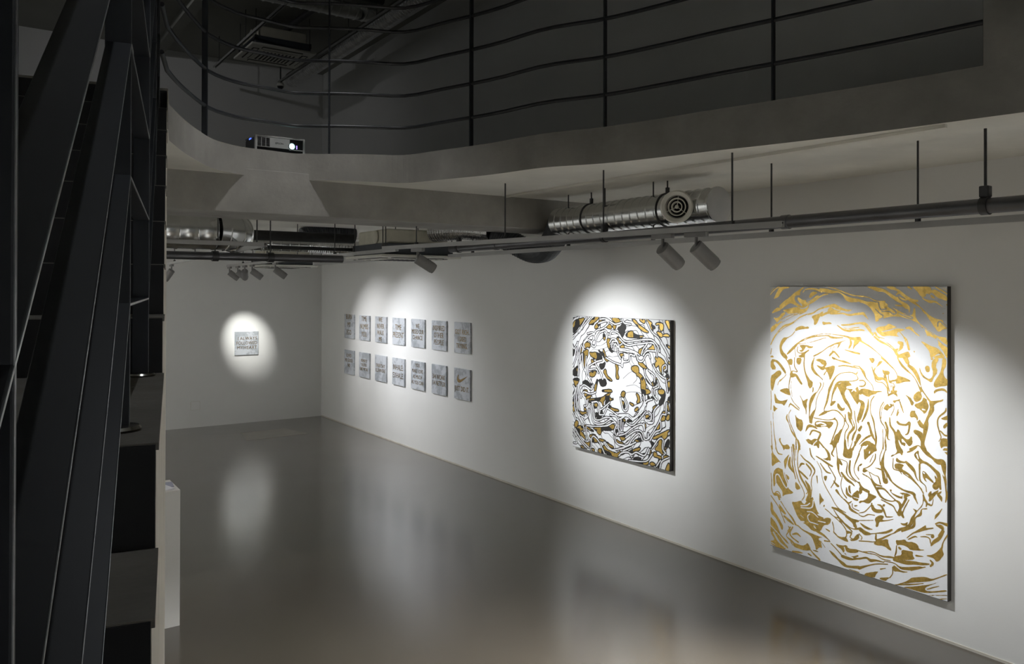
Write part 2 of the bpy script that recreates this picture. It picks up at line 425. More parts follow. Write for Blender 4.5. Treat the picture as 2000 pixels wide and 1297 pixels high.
# ------------------------------------------------------------------ track lighting
TZ = 2.79
def rod(p, z1, parent, r=.006, nut=True):
    b = MB().cyl((p[0], p[1], p[2]), (p[0], p[1], z1), r, 8)
    b.build('hanger_rod', M['rod'], parent)
    if nut:
        MB().cyl((p[0], p[1], p[2]), (p[0], p[1], p[2]+.02), r*3, 6).build('nut', M['rod'], parent)
def track(name, a, b, rods, label, z=TZ):
    a = Vector((*a, z)); b = Vector((*b, z)); d = (b-a)
    t = empty(name, a, label, 'track', 'ceiling hung lighting tracks')
    L = d.length
    body = MB(); n = d.normalized(); sd = Vector((-n.y, n.x, 0))
    # open channel: top web and two flanges
    body.obox((a+b)/2+Vector((0, 0, .016)), n, L, .036, .004)
    for k in (-1, 1): body.obox((a+b)/2 + sd*(.016*k), n, L, .004, .034)
    body.build('channel', M['track'], t)
    slot = MB().obox((a+b)/2+Vector((0, 0, .008)), n, L-.01, .026, .008).build('slot', M['slot'], t)
    for f in rods:
        p = a + d*f
        zt = 2.972 if 6.03 < p.y < 6.63 else SOF
        rod((p.x, p.y, z+.018), zt, t)
    return t
TA0, TA1 = at_z(1500, 436, 2.80), at_z(813, 481, 2.80)
def on_track_a(y): return Vector((3.92 - .174*(y-3.28), y, TZ))
def fa(y0, y1, ys): return [(q-y0)/(y1-y0) for q in ys]
ya0, ya1 = 2.95, 6.95
track('lighting_track', on_track_a(ya0).xy, on_track_a(ya1).xy, fa(ya0, ya1, (3.28, 4.29, 5.29, 6.44)), 'near lighting track carrying the pair of spotlights by the large painting')
track('lighting_track', (3.50, 7.1), (3.68, 14.0), (.05, .25, .45, .65, .85), 'long lighting track running back towards the end wall')
track('lighting_track', (4.47, -3.0), (4.47, 7.75), (.1, .3, .503, .596, .7, .8, .953), 'bare lighting track just below the long grey pipe beside the right wall', z=TZ-.017)
track('lighting_track', (4.55, 8.95), (4.55, 12.2), (.1, .5, .9), 'far bare lighting track between the two ceiling air units')
track('lighting_track', (2.17, 7.02), (2.62, 13.4), (.05, .3, .6, .9), 'lighting track left of the room under the big silver duct')
track('lighting_track', (0.2, 7.0), (2.15, 7.0), (.3, .8), 'short lighting track crossing in front of the big silver duct')

def make_spot():
    """local: origin at the track, beam leaves the pivot along -Z before aiming"""
    root = bpy.data.objects.new('track_spotlight', None); col.objects.link(root); ORG[root.name] = Vector((0, 0, 0)); root.empty_display_size = .05
    head = MB()
    head.lathe((0, 0, 0), (0, 0, -1), [(-.02, 0), (-.02, .047), (-.017, .050), (.150, .050), (.152, .0465), (.168, .0465), (.170, .044), (.150, .040), (.149, 0)], 32)
    return root, head
SPOT_PROTO = {}
def spot(p, aim, label, power=0, size=40, blend=.6, color=(1, .97, .93), along=(0, 1, 0), group='track spotlights', drop=.115):
    p = Vector(p); aim = Vector(aim)
    root = empty('track_spotlight', p, label, 'spotlight', group)
    piv = p + Vector((0, 0, -drop))
    d = (aim-piv).normalized(); al = Vector(along).normalized()
    MB().obox(p+Vector((0, 0, -.034)), al, .165, .036, .032).build('adapter', M['lamp'], root, bevel=.003)
    MB().cyl(p+Vector((0, 0, -.05)), piv, .011, 12).build('stem', M['lamp'], root, smooth=True)
    c = piv + d*.012
    hd = MB().lathe(c, d, [(-.02, 0), (-.02, .046), (-.017, .050), (.150, .050), (.152, .0465), (.168, .0465), (.170, .044), (.150, .040), (.149, 0)], 32).build('lamp_head', M['lamp'], root, smooth=True)
    ORG[hd.name] = ORG[root.name]
    upv = (Vector((0, 0, 1)) - d*d.z).normalized()
    MB().obox(c - d*.0205 + upv*.026, upv, .042, .012, .003, up=d).build('slot', M['lampdark'], hd)
    if power:
        MB().lathe(c, d, [(.1515, 0), (.1515, .038)], 24).build('lens', M['lens'], root)
        ld = bpy.data.lights.new('spot_beam', 'SPOT'); ld.energy = power; ld.spot_size = math.radians(size); ld.spot_blend = blend
        ld.color = color; ld.shadow_soft_size = .03
        lo = bpy.data.objects.new('spot_beam', ld); col.objects.link(lo); lo.parent = root
        lo.location = c + d*.185 - p
        lo.rotation_euler = d.to_track_quat('-Z', 'Y').to_euler()
    return root

ta = (-.171, .985, 0)
WARM, COOL = (.985, .99, 1), (.93, .95, 1)
DAY = (.955, .975, 1)
spot(on_track_a(3.79), (5.5, 3.62, 1.42), 'left spotlight of the pair hanging before the large gold painting', 185, 60, 1, DAY, along=ta)
spot(on_track_a(3.535), (5.5, 2.95, 1.2), 'right spotlight of the pair hanging before the large gold painting', 165, 60, 1, DAY, along=ta)
spot(on_track_a(6.42), (5.5, 6.02, 1.40), 'single spotlight aimed at the black and gold painting', 300, 64, 1, DAY, along=ta)
spot((4.47, 1.45, TZ-.017), (5.5, 1.2, .7), 'spotlight just outside the view lighting the near end of the wall', 80, 100, 1, DAY)
spot((4.47, .75, TZ-.017), (3.1, 2.5, .0), 'added unseen spotlight aimed down to brighten the near floor', 3300, 64, 1, WARM)  # added out of view to brighten the near floor and soffit
spot((4.47, -.8, TZ-.017), (5.5, -1.0, 1.0), 'added unseen spotlight behind the viewpoint bouncing light off the long wall', 950, 90, 1, WARM)  # added behind the viewpoint to raise the soft bounce light
spot((4.47, -2.3, TZ-.017), (5.5, -2.5, 1.0), 'farthest added unseen spotlight behind the viewpoint, for soft bounce light', 600, 90, 1, WARM)  # second added lamp for the same bounce light
def tb(y): return (3.50 + .18*(y-7.1)/6.9, y, TZ)
spot(tb(11.2), (5.5, 10.5, 1.2), 'nearest of the far row of spotlights aimed at the marble tiles', 160, 86, 1, COOL)
spot(tb(12.42), (5.5, 11.8, 1.2), 'second spotlight of the far row, overlapping another lamp', 125, 84, 1, (.97, .97, 1))
spot(tb(13.3), (5.5, 13.0, 1.2), 'third spotlight of the far row before the end wall')
spot(tb(13.85), (5.5, 13.3, 1.2), 'fourth spotlight of the far row before the end wall')
spot((2.60, 13.1, TZ), (1.3, 14.3, .3), 'leftmost far spotlight turned to the left beside the stair edge', 70, 70, 1, WARM)
spot(tb(12.86), (4.11, 14.34, 1.50), 'spotlight facing away, aimed at the single tile on the end wall', 175, 33, .95, (1, 1, .96))
spot((.6, 7.0, TZ), (-3.3, 11.8, 1.0), 'added unseen spotlight bouncing light off the hidden left wall', 2100, 110, 1, WARM)  # added out of sight to lift the ambient light of the room
# lamps on the upper ceiling
spot((1.0, 10.2, CEIL-.02), (3.4, 14.2, 4.6), 'added unseen spotlight on the upper ceiling lightening the upper end wall', 24, 120, 1, (.98, .98, 1))  # added out of view to lighten the upper floor
spot((2.1, 5.0, CEIL-.02), (2.05, 5.3, 3), 'spotlight high on the upper ceiling above the curved opening', 190, 52, .8, WARM)
spot((0.6, 1.2, CEIL-.02), (.0, 2.3, 2.2), 'added unseen spotlight high over the stairs brightening the railing', 55, 62, 1, (.9, .95, 1))  # added out of view, tuned to lighten the dark stair railing

# ------------------------------------------------------------------ ducts and pipes
def spiral(path, R, pitch=.075, ridge=.004, seg=32):
    """spiral seam duct: straight tube with ridges along a polyline"""
    P = [Vector(p) for p in path]; pts = []; rr = []
    for a, b in zip(P[:-1], P[1:]):
        L = (b-a).length; n = max(1, int(L/pitch)); d = (b-a)/n
        for i in range(n):
            q = a + d*i
            pts += [q, q+d*.78, q+d*.84, q+d*.94]; rr += [R, R, R+ridge, R+ridge]
    pts.append(P[-1]); rr.append(R)
    return MB().tube(pts, lambda i: rr[i], seg)
def hanger(root, c, R, ztop_, ax):
    a, b = basis(ax)
    MB().torus(c, ax, R+.004, .006, 28, 6).build('strap', M['rod'], root, smooth=True)
    MB().cyl((c[0], c[1], c[2]+R), (c[0], c[1], ztop_), .006, 8).build('hanger_rod', M['rod'], root)
    MB().cyl((c[0], c[1], c[2]+R+.005), (c[0], c[1], c[2]+R+.05), .016, 8).build('clamp', M['rod'], root)

# near silver duct with round diffuser
DX, DZ, DR = 4.52, 3.022, .128
dn = empty('spiral_duct', (DX, 4.8, DZ), 'silver spiral duct under the mezzanine with a capped end above the painting', 'duct')
spiral([(DX, 5.80, DZ), (DX, 3.90, DZ)], DR, .09, .006).build('duct_body', M['galv'], dn, smooth=True)
MB().lathe((DX, 3.90, DZ), (0, -1, 0), [(-.02, DR+.003), (.0, DR+.003), (.004, DR-.004), (.004, 0)], 40).build('end_cap', M['track'], dn, smooth=True)
hanger(dn, (DX, 5.34, DZ), DR, SOF, (0, 1, 0)); hanger(dn, (DX, 4.42, DZ), DR, SOF, (0, 1, 0))
# diffuser on the camera side
dc = Vector((DX-.045, 4.23, DZ)); da = Vector((-.84, -.54, -.05)).normalized()
df = empty('round_diffuser', dc + da*.1, 'round cream air diffuser with concentric rings on the silver duct', 'diffuser')
MB().lathe(dc, da, [(.06, .092), (.185, .092)], 32).build('collar', M['foil'], df, smooth=True)
MB().lathe(dc, da, [(.175, .094), (.175, .118), (.190, .122), (.200, .112), (.188, .088), (.150, .080), (.150, .0)], 40).build('rim', M['plastic'], df, smooth=True)
MB().lathe(dc, da, [(.152, .079), (.152, 0)], 32).build('throat', M['slot'], df)
for rr in (.062, .036): MB().lathe(dc, da, [(.16, rr-.006), (.186, rr-.002), (.190, rr+.004), (.182, rr+.006), (.16, rr+.0)], 32).build('ring', M['plastic'], df, smooth=True)
MB().lathe(dc, da, [(.155, .012), (.190, .014), (.196, .008), (.197, 0)], 20).build('boss', M['plastic'], df, smooth=True)
a_, b_ = basis(da)
for k in range(3):
    an = k*2.094+.4; MB().cyl(dc+da*.17+(a_*math.cos(an)+b_*math.sin(an))*.012, dc+da*.17+(a_*math.cos(an)+b_*math.sin(an))*.082, .004, 6).build('spoke', M['plastic'], df)
# dark flexible loop hanging off its far end
loop = spline([(DX, 5.78, DZ), (DX+.05, 5.90, 2.93), (DX+.10, 6.05, 2.84), (DX+.24, 6.35, 2.79), (DX+.32, 6.7, 2.80), (DX+.22, 6.9, 2.9), (DX+.10, 7.05, 3.0)], 100)
tag(MB().tube(loop, lambda i: .113+.007*(i % 2), 20).build('flexible_duct', M['darkduct'], smooth=False), 'dark ribbed flexible duct sagging below the track behind the silver duct', 'duct')
# foil flexible run beyond the beam
tag(MB().tube(spline([(DX+.09, 7.06, 3.01), (4.5, 7.4, 3.05), (4.32, 7.84, 3.05)], 60), lambda i: .112+.006*(i % 2), 20).build('flexible_duct', M['foil']), 'crinkled silver flexible duct joining the ceiling air unit', 'duct')

# long grey pipe along the right wall
pp = empty('sprinkler_pipe', (4.42, 5, 2.845), 'long dark grey pipe hung parallel to the right wall', 'pipe')
PR = .041
for y0, y1 in ((-1.5, 3.25), (3.26, 6.7), (6.71, 7.62)):
    MB().cyl((4.42, y0, 2.845), (4.42, y1, 2.845), PR, 24).build('pipe_length', M['pipe'], pp, smooth=True)
for y in (3.255, 6.705):
    MB().lathe((4.42, y-.03, 2.845), (0, 1, 0), [(0, PR), (.004, PR+.006), (.056, PR+.006), (.06, PR)], 24).build('coupling', M['pipe'], pp, smooth=True)
for y in (2.02, 5.05, 7.45):
    c = Vector((4.42, y, 2.845))
    MB().lathe(c-Vector((0, .02, 0)), (0, 1, 0), [(0, PR), (0, PR+.007), (.04, PR+.007), (.04, PR)], 24).build('clamp_band', M['rod'], pp, smooth=True)
    MB().obox(c+Vector((0, 0, PR+.035)), (1, 0, 0), .045, .05, .06).build('clamp_block', M['rod'], pp, bevel=.006)
    MB().cyl(c+Vector((0, 0, PR+.06)), (c.x, c.y, SOF), .008, 8).build('hanger_rod', M['rod'], pp)
# thin conduit on the soffit
c0 = at_z(988, 384, SOF-.01); c1 = at_z(1848, 246, SOF-.01)
tag(MB().obox((c0+c1)/2, (c1-c0), (c1-c0).length, .024, .018).build('conduit', M['soffit']), 'thin straight cable conduit fixed under the mezzanine slab', 'conduit')

# clutter beyond the beam, left
big = empty('spiral_duct', (1.6, 8.0, 2.95), 'wide silver spiral duct with an elbow at the left behind the beam', 'duct')
bp0 = at_y(300, 452, 8.0); zc = 2.965
ex = at_y(468, 455, 8.0).x
spiral([(ex-2.6, 8.0, zc), (ex-.24, 8.0, zc)], .185, .16, .006).build('duct_body', M['galv'], big, smooth=True)
arc = [(ex-.24+.26*math.sin(t), 8.0+.26*(1-math.cos(t)), zc) for t in [i*math.pi/2/4 for i in range(5)]]
elb = []; er = []
for a, b in zip(arc[:-1], arc[1:]):
    a = Vector(a); b = Vector(b); elb += [a, a.lerp(b, .88), a.lerp(b, .92), a.lerp(b, .97)]; er += [.185, .185, .191, .191]
elb.append(Vector(arc[-1])); er.append(.185)
MB().tube(elb, lambda i: er[i], 32).build('elbow', M['galv'], big, smooth=True)
MB().torus(arc[-1], (0, 1, 0), .19, .012, 32, 8).build('end_flange', M['galv'], big, smooth=True)
hanger(big, (ex-1.0, 8.0, zc), .185, SOF, (1, 0, 0))
def xpipe(name, px0, py0, px1, y, R, material, label, cat='pipe', seg=20, ribs=0):
    a = at_y(px0, py0, y); b = at_y(px1, py0, y); z = a.z
    if ribs:
        n = int((b.x-a.x)/ribs)
        o = MB().tube([(a.x+(b.x-a.x)*i/n, y, z) for i in range(n+1)], lambda i: R+.008*(i % 2), seg).build(name, material)
    else:
        o = MB().cyl((a.x, y, z), (b.x, y, z), R, seg).build(name, material, smooth=True)
    return tag(o, label, cat)
xpipe('insulated_pipe', 493, 459, 690, 9.3, .060, M['insul'], 'thick black insulated pipe crossing behind the beam')
xpipe('insulated_pipe', 522, 482.5, 690, 8.9, .022, M['insul'], 'thin black insulated pipe below the thick one')
s2 = at_y(500, 476, 9.9); s3 = at_y(600, 476, 9.9)
tag(spiral([(s2.x-1.2, 9.9, s2.z), (s3.x, 9.9, s2.z)], .085, .11, .006).build('spiral_duct', M['galv'], smooth=True), 'slim silver spiral duct between the black insulated pipes', 'duct')
tag(MB().tube(spline([(s3.x, 9.9, s2.z), (s3.x+.3, 9.8, s2.z-.02), (s3.x+.65, 9.5, s2.z-.03), (s3.x+.95, 9.2, s2.z)], 70), lambda i: .082+.007*(i % 2), 18).build('flexible_duct', M['foil']), 'shiny ribbed flexible duct running from the slim spiral duct to the air unit', 'duct')
h0 = at_y(590, 463, 10.6); h1 = at_y(690, 463, 10.6)
tag(MB().tube(spline([h0, h0.lerp(h1, .3)+Vector((0, 0, .05)), h0.lerp(h1, .65)+Vector((0, 0, .05)), h1], 60), lambda i: .12+.01*(i % 2), 18).build('flexible_duct', M['darkduct']), 'humped black flexible duct above the insulated pipes', 'duct')
g = at_y(330, 498, 8.15)
gp = empty('drain_pipe', (1.5, 8.15, g.z), 'dark grey pipe running level across the room behind the beam', 'pipe')
MB().cyl((g.x-1, 8.15, g.z), (3.36, 8.15, g.z), .040, 20).build('pipe_length', M['pipe'], gp, smooth=True)
for px in (528, 420):
    c = at_y(px, 497, 8.15); c.z = g.z
    MB().lathe((c.x-.03, 8.15, g.z), (1, 0, 0), [(0, .04), (0, .052), (.06, .052), (.06, .04)], 20).build('clamp_band', M['rod'], gp, smooth=True)
    MB().cyl((c.x, 8.15, g.z+.04), (c.x, 8.15, SOF), .007, 8).build('hanger_rod', M['rod'], gp)

# ceiling cassettes
def cassette(cx, cy, zp, half, label, group='ceiling air units', zc=SOF, beige=True):
    t = empty('air_conditioner', (cx, cy, zp), label, 'air conditioner', group)
    h = half
    # shallow panel with bevelled rim
    MB().hexa([(cx-h, cy-h, zp+.012), (cx+h, cy-h, zp+.012), (cx+h, cy+h, zp+.012), (cx-h, cy+h, zp+.012), (cx-h, cy-h, zp+.045), (cx+h, cy-h, zp+.045), (cx+h, cy+h, zp+.045), (cx-h, cy+h, zp+.045)]).build('panel', M['plastic'], t, bevel=.01)
    g_ = h*.56
    MB().box(cx-g_, cx+g_, cy-g_, cy+g_, zp, zp+.02).build('grille', M['plastic'], t, bevel=.004)
    for k in range(9):
        q = cx - g_*.85 + k*g_*1.7/8
        MB().box(q-.012, q+.012, cy-g_*.85, cy+g_*.85, zp-.003, zp+.002).build('grille_slot', M['slot'], t)
    for i, j in ((1, 0), (-1, 0), (0, 1), (0, -1)):
        ox, oy = cx+i*h*.76, cy+j*h*.76; sx, sy = (.045, h*.62) if i else (h*.62, .045)
        MB().box(ox-sx, ox+sx, oy-sy, oy+sy, zp+.006, zp+.014).build('outlet', M['slot'], t)
        MB().obox((ox, oy, zp+.004), (0, 1, 0) if i else (1, 0, 0), 2*max(sx, sy)*.97, .055, .006).build('louver', M['plastic'], t)
    b = h*.86
    MB().box(cx-b, cx+b, cy-b, cy+b, zp+.045, zp+.17).build('casing', M['unit'], t, bevel=.01)
    MB().box(cx-b*.9, cx+b*.9, cy-b*.9, cy+b*.9, zp+.17, zp+.33).build('insulation', M['beige'], t, bevel=.02)
    MB().lathe((cx-b*.9-.005, cy-b*.25, zp+.25), (-1, 0, 0), [(0, .075), (.01, .075), (.014, .068), (.014, 0)], 24).build('port_cover', M['beige'], t, smooth=True)
    for i, j in ((1, 1), (1, -1), (-1, 1), (-1, -1)):
        x, y = cx+i*b*.97, cy+j*b*.97
        MB().box(x-.02, x+.02, y-.02, y+.02, zp+.10, zp+.17).build('bracket', M['rod'], t)
        MB().cyl((x, y, zp+.17), (x, y, zc), .006, 8).build('hanger_rod', M['rod'], t)
    return t
cassette(4.18, 8.33, 2.735, .50, 'ceiling air unit in front of the long wall, nearest under the mezzanine')
cassette(4.22, 12.75, 2.735, .44, 'small far ceiling air unit above the row of spotlights')
ua = cassette(3.81, 11.9, 5.90, .48, 'ceiling air unit hanging on the upper floor above the projector', zc=CEIL)

# upper floor services
uf = empty('flexible_duct', (4.5, 10, 6.02), 'long ribbed silver duct high along the upper right wall', 'duct')
n = 240
MB().tube([(4.62, 13.5-8.5*i/n, 6.03) for i in range(n+1)], lambda i: .125+.008*(i % 2), 18).build('duct_body', M['foil'], uf)
for y in (12.8, 11, 9.2, 7.4):
    MB().cyl((4.62, y, 6.15), (4.62, y, CEIL), .006, 8).build('hanger_rod', M['rod'], uf)
us = spiral([(1.6, 9.9, 6.18), (4.5, 9.9, 6.18)], .17, .12, .007).build('spiral_duct', M['galv'], smooth=True)
tag(us, 'silver spiral duct crossing the upper ceiling at the top of the view', 'duct')
tag(MB().cyl((1.6, 9.35, 6.12), (4.4, 9.35, 6.12), .05, 20).build('insulated_pipe', M['insul'], smooth=True), 'black pipe crossing the upper ceiling beside the silver duct', 'pipe')
ut = track('lighting_track', (3.3, 7.5), (3.3, 13.4), (.1, .4, .7, .95), 'thin lighting track on the upper ceiling left of the air unit', z=6.02)
for o in ut.children:
    if o.name.startswith(('hanger_rod',)):
        for v in o.data.vertices:
            if v.co.z < -1: v.co.z = CEIL-6.02
ut2 = track('lighting_track', (4.36, 5.5), (4.36, 13.4), (), 'thin lighting track beside the ribbed duct on the upper ceiling', z=5.93)
for i, (a, b) in enumerate((((1.9, 8.4), (1.9, 14.2)), ((2.6, 8.4), (2.6, 14.2)))):
    tag(MB().obox(((a[0]+b[0])/2, (a[1]+b[1])/2, CEIL-.06), (0, 1, 0), b[1]-a[1], .16, .12).build('ceiling_joist', M['ceil']), ('left' if i == 0 else 'right') + ' one of two dark joists on the upper ceiling near the air unit', 'joist')
pc = spline([(3.9, 11.9, 6.23), (3.95, 11.6, 6.32), (4.0, 11.2, 6.36), (4.05, 10.4, 6.38), (4.05, 9.9, 6.38)], 30)
tag(MB().tube(pc, .05, 14).build('insulated_pipe', M['pipe'], smooth=True), 'grey bent pipe leaving the upper ceiling air unit', 'pipe')
dm = empty('dome_camera', (4.42, 13.3, 5.92), 'small white dome security camera hanging on the upper floor', 'security camera')
dcx = Vector((4.36, 13.3, 5.90))
MB().cyl(dcx, (dcx.x, dcx.y, CEIL), .012, 10).build('stem', M['rod'], dm)
MB().lathe(dcx, (0, 0, -1), [(-.01, 0), (-.01, .04), (.02, .058), (.055, .062), (.06, .055)], 24).build('housing', M['plastic'], dm, smooth=True)
MB().lathe(dcx, (0, 0, -1), [(.058, .054), (.085, .047), (.105, .026), (.112, 0)], 24).build('dome', M['projd'], dm, smooth=True)
gx = at_y(636, 434, 11.5)
ge = empty('exit_light', gx, 'tiny green glowing exit light under the ceiling beyond the beam', 'light')
MB().obox(gx+Vector((0, .03, .02)), (1, 0, 0), .14, .04, .07).build('housing', M['plastic'], ge, bevel=.005)
MB().obox(gx+Vector((-.02, .005, .012)), (1, 0, 0), .09, .012, .03).build('lamp_strip', M['gled'], ge)
MB().cyl(gx+Vector((0, .03, .05)), (gx.x, gx.y+.03, max(SOF, gx.z+.06)), .008, 8).build('stem', M['rod'], ge)

# ------------------------------------------------------------------ projector on the mezzanine edge
pj = empty('projector', (2.05, 6.40, 3.47), 'white video projector with lit lens standing on the mezzanine edge', 'projector')
X0, X1, Y0, Y1, Z0, Z1 = 1.853, 2.250, 6.25, 6.53, ztop(Vector((2.05, 6.3, 0)))+.012, 3.615
MB().box(X0, X1, Y0+.012, Y1, Z0, Z1-.012).build('body', M['projd'], pj, bevel=.012)
MB().box(X0-.002, X1+.002, Y0+.004, Y1, Z1-.013, Z1).build('lid', M['projw'], pj, bevel=.005)
MB().box(X0-.003, X0+.012, Y0, Y0+.03, Z0, Z1-.002).build('trim', M['projw'], pj, bevel=.003)
MB().box(X1-.014, X1+.003, Y0, Y0+.03, Z0, Z1-.002).build('trim', M['projw'], pj, bevel=.003)
fz0, fz1 = Z0+.048, Z1-.016
MB().box(X0+.010, X0+.275, Y0+.002, Y0+.02, fz0, fz1).build('front_panel', M['projw'], pj, bevel=.002)
for c in range(3):
    for k in range(8):
        z = fz0+.008 + k*(fz1-fz0-.016)/7
        MB().box(X0+.016+c*.034, X0+.044+c*.034, Y0-.001, Y0+.004, z-.0028, z+.0028).build('vent_slat', M['projd'], pj)
MB().box(X0+.275, X1-.012, Y0+.006, Y0+.02, fz0, fz1).build('lens_recess', M['projd'], pj)
MB().box(X0+.270, X1-.012, Y0, Y0+.012, fz0-.006, fz0-.001).build('lens_shelf', M['projw'], pj)
lc = Vector((X0+.292, Y0+.006, fz0+.024))
MB().lathe(lc, (0, -1, 0), [(-.004, 0), (-.004, .028), (.006, .028), (.008, .024), (.002, .020)], 28).build('lens_ring', M['projd'], pj, smooth=True)
MB().lathe(lc, (0, -1, 0), [(.002, .018), (.006, .012), (.008, 0)], 24).build('lens_glass', M['projlens'], pj, smooth=True)
MB().box(X0+.330, X0+.335, Y0+.003, Y0+.007, fz0+.006, fz0+.034).build('violet_reflection', M['violet'], pj)  # violet reflection drawn as a glowing strip
MB().box(X0-.002, X0+.001, Y0+.12, Y0+.17, Z1-.022, Z1-.012).build('status_lamp', M['bled'], pj)
for x in (X0+.05, X1-.05):
    for y in (Y0+.05, Y1-.05):
        MB().cyl((x, y, ztop(Vector((x, y, 0)))), (x, y, Z0+.001), .012, 12).build('foot', M['projd'], pj)
def text_mesh(body, size, ext=.0, sx=1., space=1., align='CENTER'):
    cu = bpy.data.curves.new('lettering', 'FONT'); cu.body = body; cu.size = size; cu.extrude = ext
    cu.align_x = align; cu.align_y = 'CENTER'; cu.space_character = space; cu.resolution_u = 3; cu.offset = 0
    ob = bpy.data.objects.new('lettering_curve', cu)
    me = bpy.data.meshes.new_from_object(ob)
    bpy.data.objects.remove(ob); bpy.data.curves.remove(cu)
    me.transform(Matrix.Diagonal((sx, 1, 1, 1)))
    return me
def place_text(body, size, origin, right, up, material, parent, name='lettering', ext=.0015, sx=.80, space=1.05, maxw=None):
    me = text_mesh(body, size, ext, sx, space)
    if maxw:
        xs = [v.co.x for v in me.vertices]; ww = max(xs)-min(xs)
        if ww > maxw: me.transform(Matrix.Diagonal((maxw/ww, 1, 1, 1)))
    r_ = Vector(right); u_ = Vector(up); nn = r_.cross(u_)
    mm = Matrix((r_, u_, nn)).transposed().to_4x4(); mm.translation = Vector(origin) - ORG[parent.name]
    me.transform(mm); me.materials.clear(); me.materials.append(material)
    o = bpy.data.objects.new(name, me); link(o, parent); ORG[o.name] = ORG[parent.name]
    return o
place_text('EPSON', .020, (X0+.19, Y0+.0015, fz0+.036), (1, 0, 0), (0, 0, 1), M['projd'], pj, 'brand_lettering', .0008, 1.0, 1.1)

# ------------------------------------------------------------------ plinth with papers
pb = at_z(351, 1222, 0)
pl = empty('plinth', (pb.x-.2, pb.y+.2, 0), 'slim white display plinth partly hidden by the stair side', 'plinth')
PH = .965
MB().box(pb.x-.36, pb.x, pb.y, pb.y+.36, 0, PH).build('body', M['plinth'], pl, bevel=.002)
tag(MB().obox((pb.x-.16, pb.y+.15, PH+.004), (.96, .25, 0), .20, .27, .007).build('booklet', M['paper'], None), 'white printed booklet lying on the plinth', 'booklet')
tag(MB().obox((pb.x-.06, pb.y+.20, PH+.002), (1, -.1, 0), .10, .16, .004).build('leaflet', M['print'], None), 'blue grey leaflet lying beside the booklet on the plinth', 'leaflet')

# ------------------------------------------------------------------ marble tiles
TS = .4173
TILE_TXT = [
    [['BURN', 'MY', 'EGO'], ['TIME', 'NUMBS', 'YOU'], ['WE', 'NEVER', 'WALK', 'ME'], ['TIME', 'PRESENT'], ['WE', 'MISSED OUR', 'CHANCE'], ['INSPIRED', 'OTHER', 'PEOPLE'], ['GOT RICH.', 'I DIED', 'TRYING.']],
    [['LOVED', 'ME GOOD', 'NO'], ['POVERTY', 'TASTED', 'LIKE METAL'], ['EVERYDAY', 'ELSEWHERE'], ['INHALE.', 'EXHALE.'], ['YOU', 'MAKE LOVE', 'AS MUCH', 'AS YOU CAN'], ['3/4 WORK', '1/4 NETFLIX'], ['swoosh', 'JUST DID IT.']]]
SIZES = [[(.085, .135, 0.03), (.085, .13, 0.02), (.075, .105, 0.), (.085, .12, 0.0), (.066, .085, 0.02), (.072, .1, 0.0), (.066, .095, -.02)],
         [(.06, .085, .03), (.05, .07, 0), (.058, .075, 0), (.082, .125, 0), (.055, .085, .02), (.066, .09, -.01), (.066, .095, -.02)]]
ZT = [1.951, 1.3265]
LBL = [['far top corner tile of the marble grid', 'second top tile from the far corner', 'third top tile from the far corner, with four lines', 'middle tile of the top row', 'fifth top tile from the far corner', 'sixth top tile reading inspired other people', 'nearest tile of the top row'],
       ['far bottom corner tile of the marble grid', 'second bottom tile from the far corner', 'third bottom tile with a low two line text', 'bottom tile reading inhale exhale', 'fifth bottom tile with four small lines', 'sixth bottom tile with two narrow lines', 'nearest bottom tile with a gold tick mark']]
yl = np.interp(range(7), [0, 6], [13.200, 9.369])
def swoosh(o, s):
    up = [(-.50, .16), (-.60, -.02), (-.62, -.20), (-.52, -.33), (-.36, -.36), (-.15, -.31), (.2, -.15), (.72, .16)]
    lo = [(.72, .16), (.2, -.02), (-.12, -.125), (-.30, -.15), (-.42, -.11), (-.455, .0), (-.44, .09), (-.40, .17)]
    return [(o[0]+x*s, o[1]+y*s) for x, y in up+lo[1:]]
for row in range(2):
    for k in range(7):
        y1 = yl[k]; y0 = y1-TS; z1 = ZT[row]; z0 = z1-TS; x = WX-.024
        t = empty('marble_tile', (WX-.012, (y0+y1)/2, (z0+z1)/2), 'grey marble tile with gold letters, ' + LBL[row][k], 'tile', 'marble tiles on the long wall')
        MB().box(x, WX-.001, y0, y1, z0, z1).build('slab', M['marble'], t, bevel=.0025)
        txt = TILE_TXT[row][k]; sz, ld, dz = SIZES[row][k]; sz *= 1.42
        yc, zc_ = (y0+y1)/2, (z0+z1)/2+dz
        nl = len(txt)
        for i, s in enumerate(txt):
            zz = zc_ + ((nl-1)/2-i)*ld
            if s == 'swoosh':
                pts = swoosh((0, 0), .20)
                MB().prism([(x-.002, yc-px_-.0, zz+.06+pz_) for px_, pz_ in pts], (.003, 0, 0)).build('tick_mark', M['letter'], t)
            else:
                place_text(s, sz, (x-.0008, yc, zz), (0, -1, 0), (0, 0, 1), M['letter'], t, maxw=TS*.88)
ht = empty('marble_tile', (3.9+TS/2, FY-.012, 1.425), 'square marble tile reading I always followed my heart, alone on the end wall', 'tile', 'marble tiles')
hx = 3.9008; hz = 1.6328
MB().box(hx, hx+TS, FY-.024, FY-.001, hz-TS, hz).build('slab', M['marble'], ht, bevel=.0025)
for word, ox_, i in (('I', -.150, 0), ('ALWAYS', .030, 0), ('FOLLOWED', 0, 1), ('MY', -.118, 2), ('HEART', .062, 2)):
    place_text(word, .080, (hx+TS/2+ox_, FY-.0248, hz-.125-.082*i), (1, 0, 0), (0, 0, 1), M['letter'], ht, ext=.0014, sx=.92, space=1.08, maxw=TS*.86)
